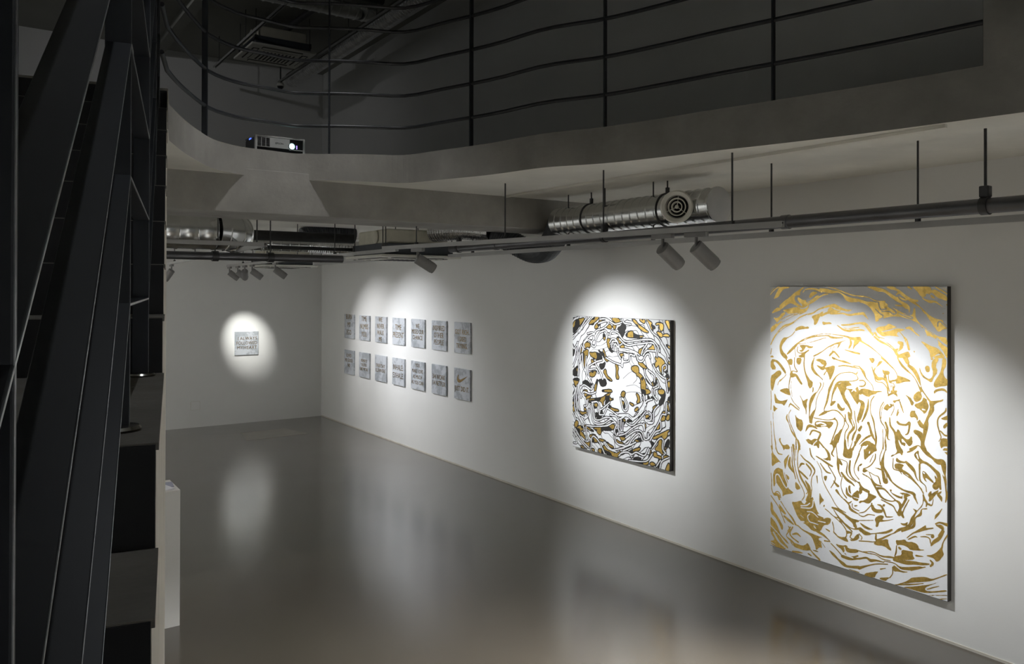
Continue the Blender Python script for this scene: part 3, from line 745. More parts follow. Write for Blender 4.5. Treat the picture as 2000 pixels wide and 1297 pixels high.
# ------------------------------------------------------------------ paintings
# gold shapes of the large painting: p = filled shape, l = line with width, w = white line laid over
ART2 = {
(1500, 540, .12337): """l 35,290,14 120,200,16 180,165,18|l 40,250,8 90,190,12|p 85,365 110,310 150,230 175,180 230,165 360,165 330,185 250,200 200,260 175,320 130,345
p 175,470 260,390 350,330 420,260 500,215 545,175 590,165 540,215 510,260 520,300 440,300 420,360 450,420 520,460 540,480 460,475 430,455 380,430 340,430 270,480 215,525 190,500
p 480,320 530,360 560,380 620,370 600,400 640,420 590,470 545,490 550,450 510,420 470,375|l 560,250,14 600,210,20 700,195,24 780,210,30 860,240,34|p 650,330 690,250 760,240 800,260 720,310 680,345
l 840,215,50 930,225,60 1020,245,50 1120,245,26 1200,290,24 1280,360,70 1380,380,60 1459,380,40|l 960,168,8 1060,190,14 1160,230,16 1280,275,18 1380,305,16 1459,310,14|l 620,420,8 700,380,20 780,320,26 810,310,14
l 470,475,10 560,490,20 650,440,26 740,390,24 820,330,20 900,290,24 960,280,16|p 40,600 130,500 180,495 215,535 130,565|p 220,545 310,520 420,490 500,490 520,520 600,515 640,480 660,450 650,510 610,550 540,570 430,590 320,600 300,570
l 210,690,8 330,630,12 440,600,10 580,570,12 620,540,18|l 225,740,8 320,680,8 430,620,8 520,600,8 600,560,10|p 80,650 130,670 190,640 200,600 270,565 280,590 240,640 180,700 150,735 110,770 45,810 40,880 60,870 120,820 160,760
l 45,890,10 90,850,30 150,780,26 220,720,14|l 45,1090,16 90,980,12 170,870,14 260,790,30 350,760,22 430,720,26 520,650,24 620,610,24 720,585,22 800,530,20 880,500,24 980,470,34 1060,460,50|l 60,1070,8 130,940,8 250,830,10 400,750,8 500,670,8
w 420,730,7 520,660,7 640,610,7|p 960,500 1040,470 1080,440 1130,470 1200,510 1280,530 1360,530 1300,560 1250,560 1200,540 1100,530 1050,490|l 1000,590,30 1100,590,30 1200,590,24 1300,615,30 1400,600,34 1459,595,40|p 960,520 1010,490 1080,540 1190,545 1110,575 1010,590 940,600 850,650 830,620 900,580 960,560
p 690,640 760,610 830,590 860,560 900,560 830,640 800,720 770,770 735,775 740,700|p 865,715 930,735 990,725 1030,760 950,760 880,780|p 440,830 500,795 560,790 600,810 645,795 665,835 580,840 500,850 430,880
l 430,880,14 380,940,12 310,980,16 260,1010,60 215,1080,50 205,1150,44 225,1220,60 270,1270,70 300,1297,40|l 310,1240,20 360,1190,40 430,1120,40 480,1070,26 560,1010,12 680,960,12 800,930,10 900,915,10 1000,920,10 1130,935,14 1260,960,26 1340,990,40 1459,1000,70
l 490,1060,10 600,1010,10 720,965,20 850,950,16 960,945,20 1010,970,34 1100,980,24 1200,975,14|l 500,1080,8 640,1060,8 760,1030,10 880,990,10 930,980,8|p 500,1100 560,1090 640,1100 700,1120 730,1110 720,1140 650,1150 610,1110 580,1180 540,1210 490,1180 560,1170
l 480,1120,10 470,1190,12 510,1225,14 600,1210,18 650,1180,24|p 520,1297 600,1290 590,1240 650,1190 620,1180 530,1250 480,1270|l 430,1150,10 440,1230,10 450,1290,10|l 735,1270,20 800,1240,20 880,1190,14 960,1130,14 1060,1080,18 1140,1060,30 1180,1040,12 1240,1020,8
p 1130,1050 1170,1040 1150,1110 1110,1150 1080,1180 1120,1120|l 1000,1180,8 1010,1120,8 1050,1100,8|l 1030,1200,8 1040,1140,8 1070,1120,8|l 990,1260,30 1050,1200,30 1090,1230,26 1140,1290,20|p 1290,970 1340,1020 1350,1080 1300,1160 1280,1140 1320,1060
p 1380,1010 1459,1000 1459,1060 1400,1100 1370,1150 1350,1180 1370,1080|l 1230,1170,14 1300,1190,20 1370,1210,30 1459,1230,30|l 1110,780,14 1150,810,18 1210,850,26 1300,870,30 1340,860,30 1459,855,20|l 1180,775,20 1300,770,24 1400,750,24 1459,745,20|l 1210,820,8 1290,835,10 1380,820,14 1459,810,12
l 45,1240,14 60,1150,10|p 40,1297 40,1270 80,1260 100,1297|l 390,415,8 415,440,8|w 580,215,9 640,220,9 780,235,9 830,255,9""",
(1680, 540, .12337): """l 0,315,26 80,320,14 160,340,12 240,380,14 310,395,14 400,400,26|p 0,360 60,380 130,405 200,400 300,420 330,400 400,405 450,440 470,470 540,500 620,540 700,580 800,620 850,600 860,520 880,490 895,560 890,640 950,740 1030,800 1120,870 1240,950 1300,960 1400,970 1395,1297 1380,1297 1310,1150 1200,1040 1060,960 1010,830 920,740 830,690 740,660 640,640 530,635 400,660 320,700 260,730 250,640 240,590 160,480 60,420 0,420
w 310,425,16 320,480,18 350,530,20 400,520,20 430,520,16|w 455,470,18 560,540,22 590,580,18 540,600,18 480,560,16 350,560,12|w 630,590,14 740,640,14 840,670,14 830,640,12 700,600,12|w 260,520,14 340,600,14 380,620,16 370,660,20 320,690,30|w 1020,830,26 1050,920,26 1090,1000,26 1110,1080,20|w 1100,960,30 1200,1030,70 1230,1080,40|w 1230,980,20 1320,1060,26 1395,1110,26|w 900,730,10 1040,830,10 1180,930,10
l 130,165,10 220,185,44 300,210,56 400,230,40 500,300,44 600,370,50 680,420,40 740,470,70 790,510,30 795,570,10|p 410,160 560,160 600,200 650,220 740,300 860,370 945,370 935,410 880,400 960,470 1050,560 1130,630 1230,680 1330,690 1330,740 1395,790 1395,830 1330,840 1265,885 1220,850 1130,680 1030,560 930,470 800,400 690,320 640,270 590,300 575,290 620,240 540,210 500,210
w 1245,790,18 1250,730,18 1290,720,16 1340,770,18 1395,810,16|p 600,300 620,340 680,420 600,400|l 640,330,14 690,360,24 755,380,10|l 570,455,10 630,465,24 720,470,20|l 775,165,24 830,200,18|p 840,160 960,160 1130,160 1150,230 1190,200 1280,250 1395,320 1395,395 1330,370 1240,340 1140,240 1110,300 1100,270 1050,280 1060,320 1000,330 950,290 930,250 880,200
p 1120,290 1160,300 1215,350 1150,350|p 990,320 1060,370 1150,380 1220,390 1290,450 1390,540 1300,470 1200,410 1130,430 1070,400 1000,355|l 1210,165,16 1300,220,20 1395,280,16|l 1290,165,6 1395,220,8|p 1305,585 1360,578 1320,600|p 1370,450 1395,430 1395,470|l 1000,540,12 1050,595,12|l 1075,620,12 1140,710,16 1200,800,20
p 260,830 320,800 420,790 470,745 540,780 600,810 700,825 800,790 850,820 870,870 920,910 980,970 900,920 830,860 770,830 700,860 600,890 600,940 650,960 560,950 460,940 380,960 320,920 280,880|w 360,880,14 500,850,18 600,820,16 740,835,16
l 640,880,10 700,950,14 740,1010,40 770,1080,30 790,1160,30|l 630,1050,40 680,1080,60 650,1150,40 590,1180,50|w 720,1000,8 700,1100,8 700,1200,8|w 750,1020,8 740,1120,8 730,1190,8|w 640,1120,8 610,1190,8
l 0,740,20 90,760,50 150,830,50 200,900,40 250,950,50 340,1030,40 450,1080,40 540,1150,30 600,1240,40|w 100,770,8 180,850,8 240,930,8 320,1000,10 430,1060,10 540,1150,10|w 240,830,14 250,920,14 210,960,12|l 0,600,30 60,590,40 90,620,30 140,680,8|l 0,850,30 80,860,16|l 250,900,30 300,960,14 400,990,10|p 600,1297 600,1250 660,1230 740,1200 790,1190 820,1297
l 0,1010,40 60,1050,24 160,1110,20 240,1170,14 320,1240,12 380,1297,10|p 965,1020 1060,1060 1120,1100 1230,1130 1300,1200 1380,1297 1180,1297 1190,1270 1300,1240 1250,1220 1170,1280 1130,1297 1120,1200 1040,1100|l 870,1190,16 875,1200,16""",
(1500, 700, .13878): """p 40,20 120,30 160,60 220,130 265,210 250,240 210,180 120,60 70,60 130,170 40,170|p 40,260 90,230 130,190 180,180 200,230 150,280 110,310 95,380 80,440 65,480 40,430|l 140,390,10 160,340,10 230,280,10 260,240,12|l 170,320,10 200,310,10 170,340,8|p 160,470 215,440 300,430 330,540 260,520 220,500|p 90,500 110,520 130,590 190,620 260,600 290,590 230,690 215,660 130,650 100,640|p 80,660 110,710 150,720 130,730 80,780
l 45,470,10 50,600,12 45,740,12|l 45,900,10 55,1050,10 60,1200,12 70,1297,14|l 75,780,10 80,900,8 95,1100,14 115,1200,12 115,1297,10|l 245,0,14 290,70,14 320,160,12 330,230,10 310,330,16 300,420,10 320,520,8 360,620,10 450,720,14|l 335,330,8 330,430,8 350,560,8|p 280,30 350,10 350,100 320,110 290,70|l 380,0,10 380,120,14 420,200,16 350,190,14 340,250,60 400,250,40 440,310,40 480,370,30|w 355,90,14 370,0,14|p 400,0 490,0 460,110 410,90|w 400,20,16 400,90,16 450,110,14
l 320,640,8 380,700,12 440,740,12|l 300,700,10 330,660,20 450,745,10|l 330,740,10 300,800,10 310,900,12 350,1000,14 400,1120,12 410,1297,14|l 280,800,10 270,860,26 300,930,12 340,1040,20 380,1100,30 430,1180,14 460,1297,20|p 385,790 420,860 510,885 490,1060 410,1000 400,880|l 520,0,16 515,120,20 540,230,26 580,320,50 605,380,70 600,420,30|p 560,300 640,330 640,400 600,430 570,400|p 640,400 660,450 640,500 630,480
l 460,540,8 490,600,14 520,660,50 545,740,20 545,800,8|p 490,620 580,570 550,640 560,700 540,730|l 690,490,12 640,560,50 605,650,40 595,750,20 590,850,14 600,920,14|l 660,0,12 630,120,40 670,210,40 740,270,14 790,330,14 780,420,10 730,500,10 690,610,10 680,720,10 650,780,40 620,850,50 620,920,30|w 650,100,10 690,190,10 780,260,12 790,340,10|l 830,190,14 800,240,20|l 740,350,10 755,380,20 730,440,12 700,490,12
p 680,30 720,10 770,20 830,40 830,80 780,110 740,60 700,50|l 830,80,20 780,150,50 700,110,12|p 800,140 940,100 960,140 920,260 880,330 870,260 830,180|w 815,130,10 900,100,30 940,60,30|l 920,0,30 1000,40,30 1100,60,30 1200,100,24 1297,120,20|w 950,30,10 1100,80,10 1297,110,10|l 1000,120,14 1100,110,20 1297,150,14
l 1280,190,10 1250,230,20 1190,205,14 1080,210,12 1000,240,14 940,310,24 880,440,40 870,500,20|l 1250,230,14 1280,300,14 1200,330,14 1100,330,16 1000,350,30 960,420,40 920,520,24 905,620,14|p 1000,370 1100,330 1180,350 1200,430 1297,380 1297,700 1200,560 1130,420 1080,520 1180,680 1170,720 1080,620 1020,470 990,420|w 1130,420,30 1200,420,40 1250,470,14|w 1190,480,10 1260,400,20|w 1100,520,20 1150,540,12
l 1020,440,12 1080,570,30 1130,650,30 1180,740,30 1190,830,14|l 870,480,30 840,620,30 800,740,12 850,760,20 920,740,14 1000,760,20 1080,850,16 1090,930,14|p 900,620 970,600 960,640 900,690 880,670|p 990,620 1060,720 1090,690 1100,740 1040,760 980,700|p 710,830 760,780 830,740 860,770 790,810|l 660,850,14 760,870,10 860,880,12 960,870,20 990,920,20 980,980,16 940,1090,20 900,1200,14|p 920,860 965,835 960,880
p 660,960 680,890 800,900 940,900 920,960 870,1010 840,970 720,990|w 700,930,30 760,920,20 830,950,14 760,965,12|l 540,1040,10 580,970,40 640,970,30 700,1000,20|l 600,1090,20 640,1030,24 720,1050,24 750,1080,30 720,1150,30|l 545,1160,10 600,1200,40 680,1170,50 740,1200,30 800,1270,20|p 860,1220 930,1180 950,1100 1000,1060 1040,1000 1070,1010 1020,1100 990,1210 970,1260 930,1290 920,1230|l 1090,930,14 1040,1060,12 1000,1200,12
l 1100,800,16 1110,900,16 1150,970,14 1100,1060,16 1090,1200,16|l 1150,780,40 1180,880,60 1220,980,40 1150,1080,30 1130,1200,34 1150,1297,24|w 1190,870,12 1220,960,14|l 1230,750,16 1240,850,16 1260,1000,14 1220,1090,30 1190,1200,20 1170,1297,14|p 1260,860 1297,820 1297,940 1270,910|l 1297,1100,60 1230,1240,20 1210,1297,20|p 160,1150 190,1130 180,1190 230,1250 290,1220 330,1297 230,1297 200,1230 165,1190|l 360,1230,20 380,1297,20""",
(1680, 700, .13878): """p 130,0 220,0 210,60 180,80 150,30|l 180,130,16 210,240,14 240,330,14 330,350,12 390,420,14 400,500,10|p 250,110 280,40 340,40 300,90 220,150|l 220,150,20 210,200,16 260,290,50 330,290,30 380,330,12|p 325,150 345,180 430,180 430,240 350,240 330,200|l 410,230,10 420,330,14 450,350,14|l 430,330,20 520,310,20 540,260,12 500,170,12 430,100,20 370,40,26 320,0,30|p 530,240 600,260 680,290 740,330 640,335 530,370 510,340 550,300
l 360,220,30 390,330,20 430,480,10|l 340,240,8 400,400,10 410,520,10|l 450,350,10 480,360,12 500,400,10 480,440,12|l 465,400,40 480,450,30 460,470,30|w 463,390,12 460,450,12|l 410,530,20 470,490,30 520,470,30|p 480,510 530,480 545,560 510,520|l 545,0,20 600,90,40 680,170,40 760,250,12 830,360,24 870,470,20|l 650,0,60 680,60,50|l 700,110,40 770,170,50 830,280,40 870,420,20 960,560,16|w 560,10,12 650,120,12 780,260,12 860,400,14
p 750,540 830,460 870,480 890,560 870,610 790,630|p 640,510 700,540 760,590 780,620 740,690 700,580|p 770,650 880,600 900,540 970,600 980,700 920,800 880,740 800,700|w 720,540,12 760,600,14 800,630,16 870,600,16 895,540,16|w 890,720,20 930,730,10|w 840,720,12 850,760,12|l 960,560,20 1000,620,24 1020,720,60 960,850,30 940,950,60 920,1080,40 900,1200,30 930,1297,40|w 960,600,18 985,680,16 960,780,14 910,890,14|p 980,600 1060,600 1150,590 1190,570 1170,610 1080,630 1040,680 1000,720
p 720,740 800,740 830,800 860,880 910,940 930,1000 860,980 820,920 800,830 710,840|w 800,760,20 840,840,20 820,890,10|w 860,750,10 880,850,14 900,900,12|p 1000,0 1050,0 1020,30|p 845,110 880,220 960,290 1010,290 1045,220 1010,90 1050,0 1130,0 1070,110 1110,190 1040,290 1020,350 960,310 890,270 850,190|p 1170,0 1225,0 1225,110 1180,180 1195,260 1250,310 1250,390 1120,400 1070,420 1040,370 1080,290 1140,210 1165,100|p 1050,450 1150,420 1210,430 1250,500 1180,450 1090,470 1050,510|l 960,140,56 965,170,50
p 0,440 100,430 200,470 280,460 360,480 270,480 220,520 180,520 130,560 60,530 0,520|w 40,520,16 100,550,14 180,560,14 210,520,12|l 0,600,30 50,650,60 30,760,60 0,850,60|l 130,580,12 120,700,30 80,820,30 40,900,14|l 210,540,16 165,620,14 160,760,12 200,880,26 220,1000,16 240,1130,30 230,1260,14|l 130,920,40 150,980,30 180,1080,40 230,1180,14|l 0,1020,40 30,970,30|l 0,1220,10 80,1140,24 150,1100,30|p 80,1297 110,1230 170,1185 230,1230 250,1297
l 0,320,14 60,320,14 90,360,20 60,400,20 0,400,14|l 0,120,10 60,200,40 100,290,14 180,380,12 200,450,14|l 345,620,14 300,700,12 290,800,12 310,900,16 350,960,12 380,1050,14 360,1180,10 380,1297,14|l 360,640,8 320,720,8 310,850,10|p 350,690 400,640 480,650 470,690 410,720 400,750 340,720|w 400,620,16 430,670,16|l 480,640,10 490,720,10 450,810,12|l 330,1000,10 345,1297,10|l 370,910,30 400,1000,30 400,1130,20 440,1155,8
l 430,840,16 440,950,26 500,1050,30 520,1200,12|p 460,600 540,590 580,570 570,610 520,610 500,640|l 570,610,14 600,700,20 625,770,10|l 550,720,10 530,810,14 560,760,12|l 540,900,30 570,930,30 660,940,26 710,910,30 690,1050,20 650,1080,14|p 520,1010 560,1000 600,1090 690,1160 740,1080 750,1180 710,1260 640,1170 590,1120 620,1250 560,1170|l 530,1050,24 545,1200,30 580,1297,50|l 710,1280,16 830,1230,16 880,1280,14|p 770,1000 850,1020 900,1060 880,1200 830,1100 760,1050
l 1220,700,10 1210,750,20 1120,830,16 1100,920,16 1130,1050,14 1150,1110,12 1120,1170,10|p 1140,850 1180,830 1250,800 1250,870 1190,870|p 1170,960 1230,900 1250,930 1200,1000|l 1140,1020,12 1200,1080,20 1250,1090,20|p 1150,1120 1250,1130 1250,1240 1160,1270 1130,1210""",
(1500, 860, .13878): """p 165,0 185,30 230,110 270,70 310,110 250,120 230,170 220,130 180,60|l 50,100,14 75,200,14 130,270,12 180,330,14|p 50,190 90,210 160,300 170,320 110,350 60,400 60,280|l 100,0,10 120,120,12 150,200,20 210,220,12|p 230,300 270,250 310,210 290,280 270,360 250,440 240,380|l 320,260,24 310,370,50 370,470,20|p 80,460 140,400 190,420 235,440 260,540 290,600 290,690 330,720 380,765 240,785 215,820 215,740 170,680 120,610 95,690 80,620|p 250,480 320,545 290,590|w 120,620,16 115,520,16 150,500,18 190,560,18 230,640,18 270,690,16 285,640,16 240,520,16 215,380,18 205,320,18|w 85,430,40 130,360,40
l 50,480,10 60,600,14 60,700,14 90,780,16 130,740,14 170,760,14 190,830,14|l 100,780,40 150,790,40 170,850,30|l 50,800,16 100,870,16 160,960,14 210,1080,14 250,1180,14|p 45,860 80,930 80,1000 130,1060 200,1180 230,1240 210,1297 170,1200 110,1100 45,1050|p 45,1080 110,1150 170,1297 90,1297 45,1220|l 45,1240,16 80,1297,16|l 170,930,20 200,990,50 250,1050,30|l 190,880,16 280,1020,14 350,1110,30 400,1200,30|l 240,1090,30 310,1150,40 370,1200,20|l 330,1240,20 290,1297,14
l 340,110,14 350,230,12 350,330,20 370,440,24 400,560,12|l 365,90,40 375,200,20 380,330,14 410,480,14 450,600,14 510,720,12 525,800,12 490,860,12|l 400,0,10 400,300,10|l 430,20,30 450,100,40 430,200,14 430,380,16 470,530,30 540,660,30 570,740,12 550,770,12|p 390,590 440,640 480,700 400,720|l 470,220,12 520,280,20 600,340,24 650,400,30 670,460,20 630,540,12 620,640,14 630,700,10 600,850,30 550,910,30|l 450,400,12 480,350,30 520,350,20|l 550,350,24 610,420,30 620,470,14 600,520,12|l 440,440,20 510,500,30 570,560,20|l 540,590,20 590,680,50 590,780,40 560,860,40
p 340,880 400,890 480,860 490,900 540,920 600,880 640,800 660,860 700,1000 740,1060 780,1100 870,1100 910,1120 880,1200 790,1210 760,1297 640,1297 560,1210 490,1170 430,1100 380,980|w 475,940,16 560,930,16 600,900,14|w 475,965,14 600,970,16 640,940,16 650,860,14|w 565,1020,14 640,1030,14 720,1100,10|w 600,1050,12 570,1090,14 600,1160,16 660,1180,14 720,1200,14|w 470,1070,8 515,1110,8|w 720,1060,20 800,1090,20 870,1080,16 800,1110,14|w 480,1160,20 520,1165,20|w 720,1150,12 820,1170,16|w 660,1220,14 700,1280,20
l 580,20,50 650,60,60 700,50,70 720,110,30|w 640,100,14 660,60,14 700,20,14|l 740,40,20 800,110,14 860,190,40 880,280,40|l 600,130,16 620,230,20 670,290,10|l 690,240,16 760,280,20 850,340,30 920,380,24|p 770,270 880,310 870,230 860,240 830,270|l 700,310,10 760,430,10 780,560,10 830,680,14 900,800,14 990,950,12 1110,1030,10|l 750,340,14 830,450,26 900,480,12|p 790,520 850,510 840,560 820,600|l 700,520,20 710,620,10|p 740,740 770,820 810,860 760,890 740,940 770,1000 740,920 735,830|l 860,370,14 940,500,14 960,570,14 900,680,12|p 920,560 980,620 1030,660 990,680 950,620
l 930,60,40 940,130,20 910,200,24 940,240,16|l 970,80,10 990,250,16 1000,360,40 1010,450,20 1040,520,20|p 870,60 920,40 900,80|p 1080,0 1120,0 1130,100 1160,150 1230,80 1220,0 1270,80 1210,110 1200,250 1170,270 1110,260 1060,230 1080,150|w 1120,0,20 1140,130,20 1190,20,20|l 1000,270,10 1070,290,10 1130,330,14 1120,450,20 1150,520,14 1250,600,10|l 1020,310,50 1050,350,30|l 1170,300,26 1160,430,30 1200,530,20 1290,610,14|l 1297,200,24 1230,380,12 1240,480,12 1297,560,14|p 1280,380 1297,360 1297,460 1270,430
l 1060,520,12 1040,640,10 1070,750,14 1120,820,20|l 1050,470,30 1120,560,40 1190,610,30 1230,650,14|l 1120,680,16 1130,760,40 1180,800,30|p 1140,650 1180,640 1170,700 1190,770 1150,740|p 1200,770 1297,690 1297,860 1240,860 1190,820|w 1220,810,10 1297,830,10|w 1230,870,20 1290,880,10|l 1090,840,14 1150,890,20 1190,870,14|l 1200,900,14 1210,960,14 1297,1000,12|p 1220,920 1290,920 1240,950|l 980,720,40 1040,800,14 1150,910,20 1180,980,40 1297,1050,12
l 920,960,26 1000,990,40 1100,1060,30 1210,1130,20|l 940,990,14 1000,1080,20 1070,1150,16 1150,1250,12|l 820,980,16 860,1010,14 940,1080,12 1010,1110,14 1060,1190,12 1130,1297,12|p 1050,1050 1100,1090 1130,1070 1200,1110 1297,1130 1297,1160 1240,1160 1280,1240 1220,1240 1210,1180 1140,1120|p 790,930 820,920 800,960|l 920,1160,14 940,1240,14 940,1297,14|l 830,1260,16 880,1290,20""",
(1680, 860, .13878): """p 0,100 60,30 120,10 170,30 200,100 250,130 250,160 210,170 180,200 130,240 70,300 65,170 60,140 110,80|w 80,130,12 120,80,12|w 140,190,14 150,165,14|l 0,180,14 40,90,14|l 225,0,12 235,110,12|l 230,200,16 220,280,16 150,370,14 60,410,14|l 150,320,10 200,210,8|p 0,350 50,330 40,360 0,380|p 40,420 90,410 130,440 60,470|l 120,440,10 220,500,10 270,520,14 300,620,20|l 50,480,16 150,540,14 200,620,24 250,700,30 300,790,30 370,840,20 460,860,16 520,850,16 570,890,40 570,960,12|l 140,460,10 190,570,14 240,630,30 320,650,14|l 250,680,30 350,690,26 440,780,14 550,880,14
l 335,0,10 330,120,12 290,240,10 300,350,20|l 370,0,16 380,100,14 350,200,14 330,300,40 330,380,50 350,480,60 370,580,70|w 330,380,8 365,470,10 380,540,10|l 330,360,20 390,470,40 430,540,30 470,600,14|p 210,390 300,400 330,440 280,420 230,400|l 430,560,14 520,640,24 640,710,24 760,750,40 780,800,30 820,890,10|p 420,690 470,700 440,730 520,770 600,800 610,760 550,740 660,740 740,775 690,790 620,830 540,810 460,760|w 620,770,14 610,830,14 560,840,12|l 660,820,30 620,900,30 580,960,30 560,1040,50|l 590,1020,50 620,1080,30|l 700,840,14 640,950,14 600,1050,16|l 310,840,12 410,890,20 480,930,20 520,1000,16 560,1050,26
l 510,20,14 550,130,50 590,160,50 570,100,20|p 550,80 630,150 600,230 580,190 540,190 440,250 450,210 520,200|p 600,30 660,40 640,100 610,60|p 690,0 760,0 740,80 700,60|p 660,170 720,140 800,90 830,90 760,150 690,185|p 530,240 560,280 620,300 660,300 640,330 540,320 510,290|p 495,335 560,325 640,350 600,390 620,440 580,450 555,410 500,405|l 600,430,40 690,480,30 760,560,30 850,660,14 900,740,20|l 660,310,30 740,390,50 780,450,30 800,520,16 830,570,10|l 620,470,10 750,560,14 880,690,12|l 480,260,12 480,400,14 560,430,12 600,480,10
p 770,190 840,130 840,230 900,290 950,310 1050,400 1110,450 1060,440 960,350 890,320 860,340 830,290 780,240|w 810,200,20 830,260,16|l 850,340,24 850,480,20 860,570,20 930,640,10 945,720,14|l 880,0,20 890,110,40 960,190,50 1030,250,30 1100,300,60 1170,310,70 1190,400,50 1190,480,40 1210,580,30 1215,680,16 1230,770,30 1210,870,10|w 1040,310,14 1140,400,16 1190,500,12|l 870,300,30 960,330,30 1060,420,40 1110,480,50 1130,600,30 1140,680,24|p 880,430 930,440 1000,530 1050,580 1040,610 960,540 920,520 960,600 900,550|w 905,455,20 915,465,20|p 1050,590 1080,580 1050,480 1090,520 1120,640 1110,680 1060,700 1020,650
p 960,770 990,720 1020,710 1010,760 1060,720 1130,690 1080,760 1010,850 970,860 985,800|l 1150,720,14 1110,760,30 1140,800,40 1155,850,14|l 980,900,30 1020,910,14 1040,830,10|l 900,770,20 920,830,30 950,880,26 940,930,14|l 900,760,10 890,900,10 800,1010,12 750,1100,40 720,1180,40 660,1220,20 560,1250,20 500,1297,14|l 950,960,16 880,970,10 860,1040,30 790,1090,14 770,1200,30 700,1240,24 600,1280,20|p 740,950 830,990 790,1030 780,990|p 1060,1100 1060,1050 1110,1010 1180,930 1130,1030 1080,1090 1020,1140|p 1130,20 1250,0 1250,220 1200,170 1140,100|w 1160,130,20 1190,100,20 1250,100,20|w 1170,150,14 1250,160,14
p 215,1110 270,1060 340,1060 350,1090 320,1120 360,1130 470,1110 520,1100 440,1130 330,1150 280,1150 270,1220 230,1225 240,1170|l 0,1135,10 200,1130,10|p 380,1070 500,1075 440,1090 380,1090|p 0,1160 60,1190 130,1240 200,1260 110,1260 40,1210|p 0,1230 50,1270 90,1297 0,1297|p 570,1160 640,1170 690,1140 670,1200 610,1200|p 120,740 190,770 260,800 180,850 160,890 110,900 60,870 0,900 0,860 80,850 130,800|l 0,600,20 40,680,40 130,730,40|p 0,640 60,730 0,790|l 180,900,30 200,970,50 250,1000,50 310,1000,40|w 170,880,12 240,850,12|w 190,905,12 260,870,12|l 260,910,14 310,930,30 350,1000,30 380,1080,14|l 0,1030,10 80,1010,14 170,920,10|l 0,1060,14 60,1080,14 130,1050,14 220,1060,10|p 320,910 370,900 350,950
l 790,1290,20 900,1240,40 930,1200,14|l 920,1250,14 1040,1230,10|l 400,1290,20 460,1255,12""",
(1500, 1010, .13878): """p 45,170 100,220 180,290 240,380 300,440 290,470 200,430 120,360 80,260 45,230|p 45,20 110,70 170,200 230,290 270,330 350,370 370,430 300,400 200,320 110,230 45,120|p 45,240 80,260 130,350 200,430 290,480 150,450 50,400 45,350 100,350 80,310|w 60,10,30 140,110,30 200,250,30 290,340,40 370,470,40|w 40,130,14 170,270,16 280,400,16 350,490,14|w 45,250,14 90,330,16 45,345,14|w 90,240,30 170,370,30 290,470,12|w 45,370,12 110,410,14
l 300,150,14 320,200,20 270,280,12 340,350,30 420,420,12|l 360,160,20 320,240,24 350,300,20 440,370,20|p 360,370 440,400 500,420 550,400 570,370 630,480 540,490 440,460 370,430|w 470,400,14 510,410,14|l 360,260,20 420,250,30 470,290,16|p 380,130 430,140 490,200 560,240 630,290 680,420 690,490 740,430 780,460 760,350 720,330 740,300 800,300 720,280 620,240 500,190 430,120|l 560,400,12 640,510,20 740,610,30|l 360,500,20 440,510,30 500,520,10|l 580,530,20 620,555,20|l 650,480,10 690,490,20 720,500,8|l 650,170,30 720,220,40 800,270,30 880,340,10
l 810,345,20 890,355,12|l 760,350,8 820,440,8|l 900,380,14 960,440,16 1050,540,14|p 960,380 1050,410 1130,400 1140,450 1297,460 1280,510 1140,510 1100,470 1080,520 1050,460 1000,430|l 880,480,10 930,530,40 1000,600,30 1080,670,50 1140,700,30 1297,710,40|l 1060,560,40 1170,590,40 1297,590,20|l 1100,520,16 1180,570,20 1280,550,20|w 1090,430,14 1130,540,16 1210,580,16|l 940,0,14 1040,90,14 1110,180,14 1120,270,14 1090,310,20|l 940,220,20 1010,290,20 1100,320,50 1140,350,14|l 1000,10,14 1120,130,30 1200,210,14|l 1130,220,40 1190,230,20 1170,290,16 1200,310,16
p 1150,320 1210,320 1260,250 1297,240 1297,320 1200,350|l 1100,100,14 1200,170,14 1297,170,30|l 1160,740,10 1297,780,12""",
